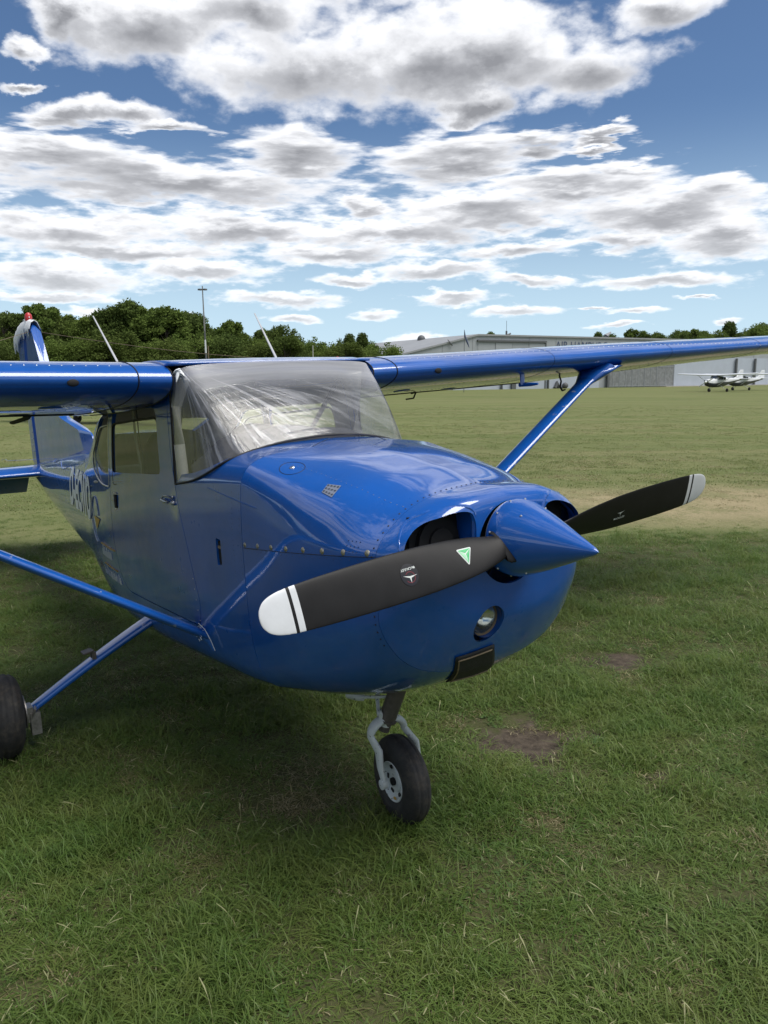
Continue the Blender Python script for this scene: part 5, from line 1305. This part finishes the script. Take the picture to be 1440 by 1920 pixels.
# ---- main gear
for s in (-1, 1):
    T = Vector((-1.46, s * .40, .640)); Bt = Vector((-1.515, s * 1.16, .222)); K = 16; n = 16; vs = []
    for i in range(K + 1):
        t = i / K; c = T.lerp(Bt, t) + Vector((0, 0, .014 * math.sin(math.pi * t))); wch = .066 - .026 * t; th = .024 - .005 * t
        D = (Bt - T).normalized(); U = Vector((1, 0, 0)).cross(D).normalized()
        for j in range(n): a = 2 * math.pi * j / n; e = .75; vs.append(c + Vector((1, 0, 0)) * math.copysign(abs(math.cos(a)) ** e, math.cos(a)) * wch + U * math.copysign(abs(math.sin(a)) ** e, math.sin(a)) * th)
    fs = [(i * n + j, i * n + (j + 1) % n, (i + 1) * n + (j + 1) % n, (i + 1) * n + j) for i in range(K) for j in range(n)] + [tuple(range(n))[::-1], tuple(K * n + j for j in range(n))]
    leg = mesh('main_gear_leg', vs, fs, M['blue_worn'], plane, True, None, 50); fix_normals(leg)
    mb = MB(); c = Vector((-1.47, s * .815, .478)); mb.box(c + Vector((.0, s * .03, .012)), (.065, .055, .008), Matrix.Rotation(R_(-8 * s), 3, 'X')); mb.box(c + Vector((-.02, s * .0, -.012)), (.015, .02, .04)); mb.box(c + Vector((.02, 0, -.012)), (.015, .02, .04)); mb.build('step', M['strutgrey'], leg)
    mb = MB(); mb.box(Bt + Vector((0, s * .0, -.01)), (.09, .03, .08)); mb.box(Bt + Vector((.03, -s * .02, -.06)), (.05, .05, .12)); mb.tube([Bt + Vector((.02, -s * .03, .03)), Bt + Vector((.06, -s * .02, .02)), Bt + Vector((.05, 0, -.03))], .007, 6); br = mb.build('brake_caliper', M['grey'], leg)
    MB().rev([(0, .03), (0, .088), (.006, .088), (.006, .03)], Bt + Vector((0, s * .022, .002)), (0, s, 0), 28).build('brake_disc', M['grey'], leg)
    wheel('main_wheel', Vector((-1.52, s * 1.277, .221)), (0.02, 1, .06 * s), .220, .160, .085, plane)

# ------------------------------------------------------------------ far things: placed by bearing and distance from where one stands
def bearing(px): return 145.86 - math.degrees(math.atan((px - 720) / 1502.57 / 1.0137))
def gp(px, D): a = R_(bearing(px)); return Vector((CAM.x + D * math.cos(a), CAM.y + D * math.sin(a), 0))
def leaf_mat(name, c0, c1):
    m = bpy.data.materials.new(name); m.use_nodes = True; q = NT(m.node_tree); q.n.clear()
    out = q.node('ShaderNodeOutputMaterial'); df = q.node('ShaderNodeBsdfDiffuse'); tl = q.node('ShaderNodeBsdfTranslucent'); mx = q.node('ShaderNodeMixShader')
    oi = q.node('ShaderNodeObjectInfo'); at = q.node('ShaderNodeAttribute'); at.attribute_name = 'tone'
    f = q.math('ADD', q.math('MULTIPLY', oi.outputs['Random'], .55), q.math('MULTIPLY', at.outputs['Fac'], .45))
    c = q.mix(f, c0, c1); q.put(df.inputs[0], c); q.put(tl.inputs[0], c); mx.inputs[0].default_value = .3
    q.l.new(df.outputs[0], mx.inputs[1]); q.l.new(tl.outputs[0], mx.inputs[2]); q.l.new(mx.outputs[0], out.inputs[0]); return m
M['leaf_dark'] = leaf_mat('dark_foliage', (.070, .105, .030, 1), (.13, .175, .050, 1))
M['leaf_mid'] = leaf_mat('mid_foliage', (.095, .145, .036, 1), (.165, .22, .055, 1))
M['leaf_light'] = leaf_mat('light_foliage', (.075, .11, .030, 1), (.13, .165, .045, 1))
M['bark'] = simple('bark', (.09, .075, .06), .9, var=.3, vscale=6)
def tree_meshes(seed, shape, mat_, nleaf=9500):
    """crown and trunk meshes one unit high; shape: 'round', 'column', 'bush', 'pine', 'open'"""
    rg = random.Random(seed); mb = MB(); cl = []
    trunk_top = .55 if shape not in ('bush',) else .3
    lean = rg.uniform(-.03, .03); mb.tube([(0, 0, -.02), (lean * .5, .0, trunk_top * .5), (lean, .01, trunk_top), (lean, .01, .85)], [.022, .016, .010, .003], 7)
    nc = {'round': 44, 'column': 34, 'bush': 36, 'pine': 40, 'open': 26}[shape]
    for k in range(nc):
        t = rg.random(); a = rg.uniform(0, 6.283)
        if shape == 'round': z = .26 + .64 * t; w = .30 * math.sin(math.pi * min(1, max(.0, (z - .08) / .95))) ** .7; r_ = rg.uniform(.06, .12)
        elif shape == 'column': z = .18 + .74 * t; w = .17 * math.sin(math.pi * min(1, (z - .05) / .98)) ** .6; r_ = rg.uniform(.05, .09)
        elif shape == 'bush': z = .10 + .72 * t; w = .42 * (1 - t ** 2) ** .5; r_ = rg.uniform(.09, .16)
        elif shape == 'pine': z = .22 + .72 * t; w = .26 * (1.05 - t) ** .8; r_ = rg.uniform(.04, .085)
        else: z = .38 + .52 * t; w = .30 * math.sin(math.pi * min(1, (z - .22) / .80)) ** .6; r_ = rg.uniform(.05, .09)
        d = w * rg.random() ** .5; c = Vector((math.cos(a) * d + lean, math.sin(a) * d, z)); cl.append((c, r_))
        if rg.random() < .7: mb.tube([(lean * z, 0, max(.12, z - .16)), tuple(c)], [.006, .002], 4)
    cl.append((Vector((lean, 0, .92)), .05))
    tot = sum(r_ ** 2 for _, r_ in cl); vs = []; fs = []; tone = []
    for c, r_ in cl:
        base_t = rg.random()
        for i in range(int(nleaf * r_ ** 2 / tot)):
            u = rg.uniform(-1, 1); a = rg.uniform(0, 6.283); q_ = math.sqrt(1 - u * u); rad = r_ * (rg.random() ** .42) * rg.uniform(.8, 1.25)
            p = c + Vector((q_ * math.cos(a), q_ * math.sin(a), u * .85)) * rad
            n = Vector((rg.gauss(0, 1), rg.gauss(0, 1), rg.gauss(0, 1))).normalized(); t1 = n.orthogonal().normalized(); t2 = n.cross(t1); s = rg.uniform(.008, .019)
            b = len(vs); vs += [p + t1 * s, p + t2 * s * .7, p - t1 * s, p - t2 * s * .7]; fs.append((b, b + 1, b + 2, b + 3)); tn = max(0, min(1, base_t * .7 + rg.random() * .3)); tone += [tn] * 4
    me = bpy.data.meshes.new('crown'); me.from_pydata([tuple(v) for v in vs], [], fs); me.materials.append(mat_)
    at = me.attributes.new('tone', 'FLOAT', 'POINT'); at.data.foreach_set('value', tone)
    tm = bpy.data.meshes.new('trunk'); tm.from_pydata(mb.v, [], mb.f); tm.materials.append(M['bark'])
    return me, tm
TV = {}
for i, (sh, mt) in enumerate((('round', 'leaf_dark'), ('round', 'leaf_mid'), ('column', 'leaf_dark'), ('bush', 'leaf_light'), ('bush', 'leaf_mid'), ('pine', 'leaf_dark'), ('open', 'leaf_mid'), ('round', 'leaf_light'), ('column', 'leaf_mid'), ('bush', 'leaf_dark'))):
    TV[i] = tree_meshes(40 + i, sh, M[mt])
def tree(px, D, h, wd, kind, label, group=None, name='tree', sink=0):
    t = empty(name, gp(px, D) - Vector((0, 0, sink)), rng_t.uniform(0, 6.28)); t.scale = (h * wd, h * wd, h); tag(t, label, 'tree', group)
    c = bpy.data.objects.new('crown', TV[kind][0]); col.objects.link(c); c.parent = t
    k = bpy.data.objects.new('trunk', TV[kind][1]); col.objects.link(k); k.parent = t; return t
rng_t = random.Random(77)
TOPX = [-120, 0, 60, 90, 160, 200, 250, 300, 350, 395, 440, 475, 530, 560, 590, 625, 680, 705, 735, 760]
TOPY = [600, 602, 612, 586, 600, 598, 577, 582, 590, 622, 604, 625, 612, 645, 630, 642, 631, 652, 662, 668]
def hgt(px, y, D): return 1.87 + (711 + .008 * (720 - px) - y) / 1502.57 * D
wood = 'trees of the wood beyond the field'
def where(px):
    for lim, w in ((28, 'at the far left edge'), (84, 'behind the white-capped tail fin'), (165, 'between tail fin and left aerial'), (240, 'right of the left aerial'), (330, 'below the tallest trees'), (412, 'around the light mast'), (478, 'between light mast and right aerial'), (560, 'right of the right aerial'), (650, 'above the middle of the windshield')):
        if px < lim: return w
    return 'near the right end of the wood'
KN = {0: 'dark round', 1: 'mid green round', 2: 'dark slender', 5: 'dark pointed', 6: 'loose airy', 7: 'pale green round', 8: 'slender green', 3: 'bright green bushy', 4: 'mid green bushy', 9: 'dark bushy'}
special = {}
x = -110.0; i = 0
while x < 735:
    D = 128 + rng_t.uniform(-6, 8); ty = float(np.interp(x, TOPX, TOPY)) + rng_t.uniform(-4, 14)
    kind = rng_t.choice([0, 0, 1, 2, 2, 8, 6, 0]) if x < 600 else rng_t.choice([5, 0, 9, 1])
    h = hgt(x, ty, D) * 1.03
    tree(x, D, h, rng_t.uniform(.85, 1.15) if kind not in (2, 8) else rng_t.uniform(1.0, 1.35), kind, KN[kind] + ' tree in the tall back row, ' + where(x), wood + ', ' + KN[kind] + ', back row, ' + where(x))
    x += rng_t.uniform(13, 20); i += 1
for (px, ty, kind, lab, w_) in ((252, 575, 2, 'tallest slender tree of the wood, left of the light mast', 1.2), (88, 584, 6, 'airy tree top rising just right of the white-capped tail fin', 1.0), (432, 604, 6, 'dark open-crowned tree just right of the light mast', .95), (532, 611, 7, 'pale green feathery tree right of the leaning cabin aerial', 1.0), (683, 629, 5, 'dark pointed tree standing alone near the right end of the wood', .95), (318, 581, 8, 'light-leaved slender tree left of the mast, in the tall group', 1.25), (15, 600, 0, 'dark round tree at the left edge behind the tail fin', 1.1)):
    D = 122; tree(px, D, hgt(px, ty, D) * 1.02, w_, kind, lab)
x = -110.0
while x < 745:
    D = 108 + rng_t.uniform(-6, 6); ty = 640 + rng_t.uniform(-18, 14) + max(0, (x - 560) * .07)
    kind = rng_t.choice([3, 4, 9, 4, 1, 7]); h = hgt(x, ty, D)
    tree(x, D, h, rng_t.uniform(1.0, 1.4), kind, KN[kind] + ' tree on the front edge, ' + where(x), wood + ', ' + KN[kind] + ', front edge, ' + where(x))
    x += rng_t.uniform(15, 24)
for k, (px, ty, kind, lab) in enumerate(((923, 626, 5, 'dark tree tip showing above the hangar roof near its left corner'), (1123, 628, 5, 'first small dark tree top above the hangar roof right of the lettering'), (1140, 629, 0, 'small round tree top above the hangar roof beside the roof vent'), (1178, 623, 2, 'slender dark tree behind the hangar, right of the roof vent'), (1195, 622, 6, 'open dark tree behind the hangar, middle of the small group'), (1226, 627, 0, 'round dark tree behind the hangar, right of the small group'), (1266, 624, 0, 'dark tree above the wing left of the parked white aircraft'), (1296, 622, 6, 'airy tree above the wing right of the dark one'), (1322, 625, 4, 'low green tree above the wing left of the tall dark one'), (1366, 614, 5, 'tallest dark pointed tree above the far wing'), (1345, 624, 1, 'green tree just left of the tallest pointed tree'), (1395, 622, 9, 'bushy dark tree right of the tallest pointed tree'), (1425, 613, 1, 'broad green tree at the right edge above the wing'), (1450, 608, 1, 'broad green tree cut by the right edge'))):
    D = 262 + rng_t.uniform(-8, 8); tree(px, D, hgt(px, ty, D), rng_t.uniform(.8, 1.1), kind, lab)

for k in range(16):
    px = 1190 + k * 17 + rng_t.uniform(-5, 5); kind = rng_t.choice([0, 1, 4, 9, 2]); D = 275 + rng_t.uniform(-6, 6)
    tree(px, D, hgt(px, 630 - max(0, (px - 1380) * .12) + rng_t.uniform(-2, 3), D), rng_t.uniform(.9, 1.5), kind, 'small ' + KN[kind] + ' tree of the low far row above the wing on the right', 'low far tree row on the right, ' + KN[kind])
# unseen trees added all round to give the paint a dark horizon to reflect
nr_ = np.random.RandomState(4); P_ = []; Q_ = []; S__ = []; I_ = []
for k in range(300):
    a = R_(177 + 288 * (k + nr_.rand()) / 300); D = nr_.uniform(150, 190); h = nr_.uniform(9, 14)
    P_.append((CAM.x + D * math.cos(a), CAM.y + D * math.sin(a), -.2)); Q_.append((0, 0, nr_.uniform(0, 6.28))); S__.append((h * 1.3, h * 1.3, h)); I_.append(int(nr_.randint(5)))
scatter('unseen_trees', P_, Q_, S__, I_, [TV[i][0] for i in (0, 1, 4, 7, 9)], 'added unseen trees that ring the rest of the airfield', 'wood')
# ---- hangar
M['clad'] = simple('pale_metal_cladding', (.33, .35, .37), .5, var=.06, vscale=.35)
M['clad_blue'] = simple('bluish_white_wall', (.42, .46, .53), .5, var=.05, vscale=.5)
M['clad_dark'] = simple('dark_edge_trim', (.10, .105, .11), .6)
M['doorgrey'] = simple('grey_door_panel', (.25, .26, .26), .6, var=.10, vscale=1.2)
M['roofgrey'] = simple('grey_roof_sheet', (.28, .29, .30), .6, var=.08, vscale=.3)
M['navy'] = simple('navy_lettering', (.06, .08, .15), .5)
M['meshpanel'] = simple('weathered_mesh_panel', (.20, .21, .215), .8, var=.25, vscale=2.0)
M['concrete'] = simple('pale_concrete', (.38, .36, .32), .9, var=.1, vscale=1)
h0 = Vector((-101.1, 86.2, 0)); hd = Vector((6.49, 75.9, 0)).normalized(); hn = Vector((hd.y, -hd.x, 0))   # hn faces the field
def on_wall(px):
    d = gp(px, 1) - Vector((CAM.x, CAM.y, 0)); o = Vector((CAM.x, CAM.y, 0))
    # solve o + d t = h0 + hd u
    det = d.x * (-hd.y) + d.y * hd.x; rx, ry = h0.x - o.x, h0.y - o.y
    t = (rx * (-hd.y) + ry * hd.x) / det; p = o + d * t; return (p - h0).dot(hd), t
hangar = empty('hangar', h0); hangar.rotation_euler = (0, 0, math.atan2(hd.y, hd.x)); tag(hangar, 'long low pale grey hangar with sliding doors beyond the grass field', 'hangar')
# local frame: x along the wall, y away from the field
def u(px): return on_wall(px)[0]
def zw(px, y): t = on_wall(px)[1]; return hgt(px, y, t)
uL, uC, uR = u(742), u(897), u(1600); zC = zw(897, 633); zL = zw(742, 671)
prof = [(uL, -.5), (uL, zL), (uC, zC), (uR, zC), (uR, -.5)]
mb = MB(); n = len(prof)
vs = [(a, 0, b) for a, b in prof] + [(a, 55, b) for a, b in prof]
mb.add(vs, [tuple(range(n)), tuple(range(n, 2 * n))[::-1]] + [(i, n + i, n + (i + 1) % n, (i + 1) % n) for i in range(n)]); o_ = mb.build('wall', M['clad'], hangar, False); fix_normals(o_)
mb = MB()
for a, b in (((uL, zL), (uC, zC)), ((uC, zC), (uR, zC))):
    va = Vector((a[0], -.25, a[1])); vb = Vector((b[0], -.25, b[1])); mb.add([va + Vector((0, 0, .02)), vb + Vector((0, 0, .02)), vb + Vector((0, 0, .30)), va + Vector((0, 0, .30)), va + Vector((0, 56, .02)), vb + Vector((0, 56, .02)), vb + Vector((0, 56, .30)), va + Vector((0, 56, .30))], [(0, 1, 2, 3), (3, 2, 6, 7), (4, 5, 1, 0), (7, 6, 5, 4), (0, 3, 7, 4), (1, 5, 6, 2)])
mb.build('roof', M['roofgrey'], hangar, False)
mb = MB()
for k in range(int((uR - uL) / 6)): 
    xk = uL + 3 + 6 * k; zk = zC if xk > uC else zL + (zC - zL) * (xk - uL) / (uC - uL); mb.box((xk, -.02, zk / 2), (.05, .05, zk - .05))
mb.build('wall_seams', M['roofgrey'], hangar, False)
# big recessed door with dark head
ua, ub = u(897), u(1022); zt = zw(960, 643)
for k in range(4):
    w_ = (ub - ua) / 4; MB().box((ua + w_ * (k + .5), -.03 - .05 * (k % 2), (zt - .3) / 2), (w_ - .08, .08, zt - .3)).build('sliding_door', M['clad'], hangar, False)
mb = MB(); mb.box(((ua + ub) / 2, -.18, zt), (ub - ua + .4, .36, .30)); mb.box((ub + .1, -.10, zt / 2 - .2), (.30, .2, zt)); mb.build('door_track', M['clad_dark'], hangar, False)
ltr = text_mesh('hangar_lettering', 'AIR HAMBURG', 1.9, lambda a, b: Vector((u(1042) + a, -.06, zw(1045, 643) - 1.38 + b)), M['navy'], hangar)
# row of mesh door leaves and plain bluish wall low down on the right
us = [u(p) for p in (1125, 1139, 1162, 1186, 1209, 1232, 1264)]; zt2 = zw(1200, 684)
for a, b in zip(us[1:-1], us[2:]):
    lf = MB().box(((a + b) / 2, -.12, zt2 / 2), (b - a - .12, .10, zt2 - .1)).build('mesh_door_leaf', M['meshpanel'], hangar, False)
    mb = MB()
    for xx_ in (a + .08, b - .08, (a + b) / 2): mb.box((xx_, -.19, zt2 / 2), (.07, .05, zt2 - .15))
    for zz in (.25, zt2 - .5): mb.box(((a + b) / 2, -.195, zz), (b - a - .2, .045, .08))
    mb.build('leaf_frame', M['clad'], lf, False)
MB().box(((u(1265) + uR) / 2, -.06, zt2 / 2 + .6), (uR - u(1265), .10, zt2 + 1.2)).build('lower_wall', M['clad_blue'], hangar, False)
MB().box(((u(850) + u(1124)) / 2, -.14, 1.75), (u(1124) - u(850), .10, 3.5)).build('lower_wall', M['clad_blue'], hangar, False)
for px, zt_, w_ in ((1139, zt2, .5), (1378, 5.5, .42), (1413, 5.5, .42), (962, 2.4, .9), (940, 2.6, .25), (1027, 2.2, .2)):
    MB().box((u(px), -.45, zt_ / 2), (w_, .3, zt_)).build('dark_post', M['clad_dark'], hangar, False)
MB().box(((u(1265) + uR) / 2 , -1.0, .06), (uR - u(1265) + 8, 1.6, .14)).build('apron_edge', M['concrete'], hangar, False)
mb = MB(); mb.tube([(u(1040), -.5, .1), (u(1043), -.5, 1.0), (u(1047), -.5, .1)], .35, 8); mb.ball((u(1058), -.6, .5), .55, 10); mb.build('stored_tarpaulin', M['clad_dark'], hangar)
# roof fittings
mb = MB(); xx_ = u(957); mb.tube([(xx_, 1, zC), (xx_, 1, zC + 1.0)], .16, 6); mb.tube([(xx_, 1, zC), (xx_, 1, zC + 2.7)], .035, 5); mb.tube([(xx_ - .2, 1, zC + .2), (xx_ + .9, 1, zC + .6)], .14, 5); mb.build('roof_mast', M['clad_dark'], hangar)
mb = MB(); xx_ = u(1145); mb.tube([(xx_, 1, zC), (xx_ - .3, 1, zC + .6), (xx_ + .9, 1, zC + 1.3)], [.5, .45, .12], 7); mb.build('roof_vent', M['roofgrey'], hangar)
mb = MB(); xx_ = u(848); zk = zw(848, 650); mb.tube([(xx_, -.3, zk), (xx_ - 1.0, -.4, zk + .9)], [.12, .05], 5); mb.build('wall_bracket', M['clad_dark'], hangar)
# furled dark flag on a pole against the gable
fp = empty('flag_pole', gp(872, 112)); tag(fp, 'thin pole with a dark furled flag in front of the hangar gable', 'flag pole')
MB().tube([(0, 0, 0), (0, 0, hgt(870, 622, 112))], [.05, .03], 8).build('pole', M['clad_dark'], fp)
H_ = hgt(870, 622, 112); rt = Vector((cr.x, cr.y, 0)).normalized(); mb = MB(); mb.tube([Vector((0, 0, H_)), Vector((0, 0, H_ - .9)) + rt * .12, Vector((0, 0, H_ - 1.7)) + rt * .42, Vector((0, 0, H_ - 2.4)) + rt * .68], [.03, .16, .20, .05], 8, flat=.6); mb.build('flag', M['navy'], fp)
# low building with a round radar head, left of the hangar
tw = empty('control_building', gp(785, 150)); tag(tw, 'small flat-roofed building with a round dark radar head behind the hangar', 'building')
zt = hgt(785, 653, 150)
mb = MB(); mb.box((0, 0, zt / 2), (3.4, 6.0, zt)); mb.box((0, 0, zt + .0), (3.8, 6.5, .25)); mb.build('wall', M['clad'], tw, False)
d_ = gp(792, 150) - gp(785, 150); mb = MB(); mb.tube([d_ + Vector((0, 0, zt)), d_ + Vector((0, 0, zt + .8))], [.75, .45], 12); mb.build('radar_neck', M['clad'], tw)
mb = MB(); mb.ball(d_ + Vector((0, 0, zt + 1.45)), .72, 14); mb.rev([(0, .74), (.15, .76), (.3, .74)], d_ + Vector((0, 0, zt + 1.25)), (0, 0, 1), 14); mb.build('radar_head', M['clad_dark'], tw)
tb = empty('plant_room', gp(756, 155)); tag(tb, 'small grey box building between the wood and the radar building', 'building'); zt = hgt(756, 655, 155)
mb = MB(); mb.box((0, 0, zt / 2), (2.0, 2.4, zt)); mb.box((0, 0, zt), (2.4, 3.2, .5)); mb.build('wall', M['roofgrey'], tb, False)

# ---- masts among the trees
lm = empty('light_mast', gp(391, 98)); tag(lm, 'tall slim floodlight mast with two lamp heads in front of the wood', 'light mast')
H_ = hgt(379, 548, 98); off_ = (gp(389, 98) - gp(391, 98))
for k, (za, zb, m_n) in enumerate(((0, .28, 'roofgrey'), (.28, .40, 'clad_dark'), (.40, .52, 'white'), (.52, .60, 'clad_dark'), (.60, 1.0, 'grey'))):
    MB().tube([off_ * za + Vector((0, 0, H_ * za)), off_ * zb + Vector((0, 0, H_ * zb))], [.14 - .08 * za, .14 - .08 * zb], 8).build('mast_section', M[m_n], lm)
rt = Vector((cr.x, cr.y, 0)).normalized()
for s in (-1, 1):
    c = off_ + Vector((0, 0, H_ - .40)) + rt * s * .28; MB().box(c, (.38, .38, .17), Matrix.Rotation(R_(20), 3, 'Z')).build('lamp_head', M['clad_dark'], lm, False)
for px, y, m_n, lab in ((395, 652, 'white', 'short red and white marker pole beside the light mast'), (590, 650, 'post', 'short pale pole in front of the wood, right of the aerial')):
    p_ = empty('marker_pole', gp(px, 95)); tag(p_, lab, 'pole'); H_ = hgt(px, y, 95)
    MB().tube([(0, 0, 0), (0, 0, H_ * .62)], .07, 6).build('pole', M[m_n], p_); MB().tube([(0, 0, H_ * .62), (0, 0, H_)], .06, 6).build('pole_tip', M['amber'] if px < 500 else M[m_n], p_)

# ---- other aircraft on the field
M['lightwhite'] = simple('white_gloss_paint', (.70, .72, .74), .3, coat=.5)
M['navydark'] = simple('dark_lower_paint', (.015, .018, .035), .3, coat=.5)
M['darkglass'] = simple('dark_cabin_glass', (.03, .035, .04), .08, coat=1.0)
def small_plane(name, loc, heading, label, sc_=1.0):
    r = empty(name, loc, heading); r.scale = (sc_,) * 3; tag(r, label, 'aircraft', None)
    S_ = [(1.02, .05, 1.30, 1.20), (.98, .30, 1.46, .95), (.75, .42, 1.52, .74), (0, .50, 1.62, .58), (-.70, .53, 1.70, .55), (-1.3, .53, 1.95, .56), (-2.2, .48, 1.93, .62), (-3.0, .40, 1.72, .80), (-4.5, .27, 1.68, 1.08), (-6.3, .09, 1.66, 1.42)]
    n = 20
    def half_(upper_):
        vs = []
        for x, w, zt, zb in S_:
            for j in range(n + 1):
                a = math.pi * j / n * (1 if upper_ else 1); zc = zb + (zt - zb) * .45; e = .62
                cx = math.copysign(abs(math.cos(a)) ** e, math.cos(a)) * w; sz = abs(math.sin(a)) ** e
                vs.append((x, cx, zc + sz * ((zt - zc) if upper_ else -(zc - zb))))
        return vs, [(i * (n + 1) + j, i * (n + 1) + j + 1, (i + 1) * (n + 1) + j + 1, (i + 1) * (n + 1) + j) for i in range(len(S_) - 1) for j in range(n)]
    v, f = half_(True); fu = mesh('fuselage', v, f, M['lightwhite'], r, True, None, 50); v, f = half_(False); mesh('belly', v, f, M['navydark'], fu, True, None, 50)
    for s in (-1, 1):
        rings = [[(xl - x * c, s * y, zl_ + z * c) for x, z in FO] for y, c, xl, zl_ in ((.0, 1.6, -.62, 2.02), (2.6, 1.6, -.62, 2.10), (5.3, 1.1, -.78, 2.20), (5.5, .8, -.9, 2.21))]; v, f = loft(rings); o = mesh('wing', v, f, M['lightwhite'], r, True, None, 50); fix_normals(o)
        MB().tube([(-.6, s * .52, .78), (-.85, s * 2.5, 2.05)], [.05, .05], 8, flat=.5).build('wing_strut', M['lightwhite'], r)
        MB().tube([(-1.4, s * .42, .72), (-1.45, s * 1.2, .26)], [.06, .035], 8, flat=.5).build('gear_leg', M['lightwhite'], r)
        MB().rev([(-.08, .06), (-.08, .17), (-.04, .215), (.04, .215), (.08, .17), (.08, .06)], (-1.47, s * 1.26, .21), (0, 1, 0), 20).build('main_wheel', M['tyre'], r)
        rings = [[(xl - x * c, s * y, 1.60 + z * c * .7) for x, z in FO] for y, c, xl in ((0, 1.0, -5.7), (1.7, .7, -5.85))]; v, f = loft(rings); o = mesh('tailplane', v, f, M['lightwhite'], r, True, None, 50); fix_normals(o)
        MB().add([(-.80, s * .545, 1.86), (-.70, s * .55, 1.50), (-1.7, s * .55, 1.47), (-1.7, s * .53, 1.84)], [(0, 1, 2, 3)]).build('side_window', M['darkglass'], r, False)
        MB().add([(-1.8, s * .54, 1.83), (-1.8, s * .54, 1.48), (-2.3, s * .505, 1.48), (-2.25, s * .50, 1.78)], [(0, 1, 2, 3)]).build('rear_side_window', M['darkglass'], r, False)
        MB().tube([(1.0, s * .24, 1.36), (1.03, s * .24, 1.36)], .075, 12).build('air_intake', M['dark'], r)
        MB().add([(1.06, s * .05, 1.20), (1.10, s * .5, 1.22 + .26 * s), (1.10, s * .92, 1.18 + .5 * s), (1.04, s * .92, 1.10 + .5 * s), (1.02, s * .5, 1.08 + .26 * s), (1.03, s * .05, 1.14)], [(0, 1, 4, 5), (1, 2, 3, 4)]).build('propeller_blade', M['lightwhite'], r, False)
    MB().add([(-.28, -.40, 1.60), (-.12, 0, 1.66), (-.28, .40, 1.60), (-.75, .48, 1.97), (-.72, 0, 2.0), (-.75, -.48, 1.97)], [(0, 1, 4, 5), (1, 2, 3, 4)]).build('windshield', M['darkglass'], r)
    MB().rev([(0, .15), (.1, .14), (.26, .05), (.30, .0001)], (1.0, 0, 1.22), (1, 0, 0), 20).build('spinner', M['lightwhite'], r)
    MB().tube([(.2, 0, .62), (.22, 0, .25)], [.045, .03], 8).build('nose_strut', M['grey'], r); MB().rev([(-.06, .05), (-.06, .14), (-.03, .175), (.03, .175), (.06, .14), (.06, .05)], (.22, 0, .175), (0, 1, 0), 18).build('nose_wheel', M['tyre'], r)
    plate('tail_fin', [(-4.6, 1.68), (-5.3, 1.85), (-6.0, 2.70), (-6.7, 2.72), (-6.75, 1.6), (-6.2, 1.5)], .04, M['lightwhite'], r)
    for k in range(4): MB().box((-2.9 - .32 * k, -.40 + .03 * k, 1.35), (.16, .02, .34)).build('registration_mark', M['navydark'], r, False)
    return r
pa = small_plane('light_aircraft', gp(1336, 108), R_(bearing(1336) + 180 - 34), 'white high-wing aircraft with dark belly parked before the hangar, nearer of the two', 1.0)
pb = small_plane('light_aircraft', gp(1380, 119), R_(bearing(1380) + 180 - 34), 'white high-wing aircraft partly hidden behind the nearer white one by the hangar', 1.0)
pc = small_plane('light_aircraft', gp(128, 38), R_(bearing(140) + 180 - 50), 'pale aircraft seen only in a gap under the blue right wing, beyond the tail', 1.0)

for o_ in list(bpy.data.objects):
    if o_.name.split('.')[0] in SMALL and o_.parent is not None: o_['kind'] = 'stuff'
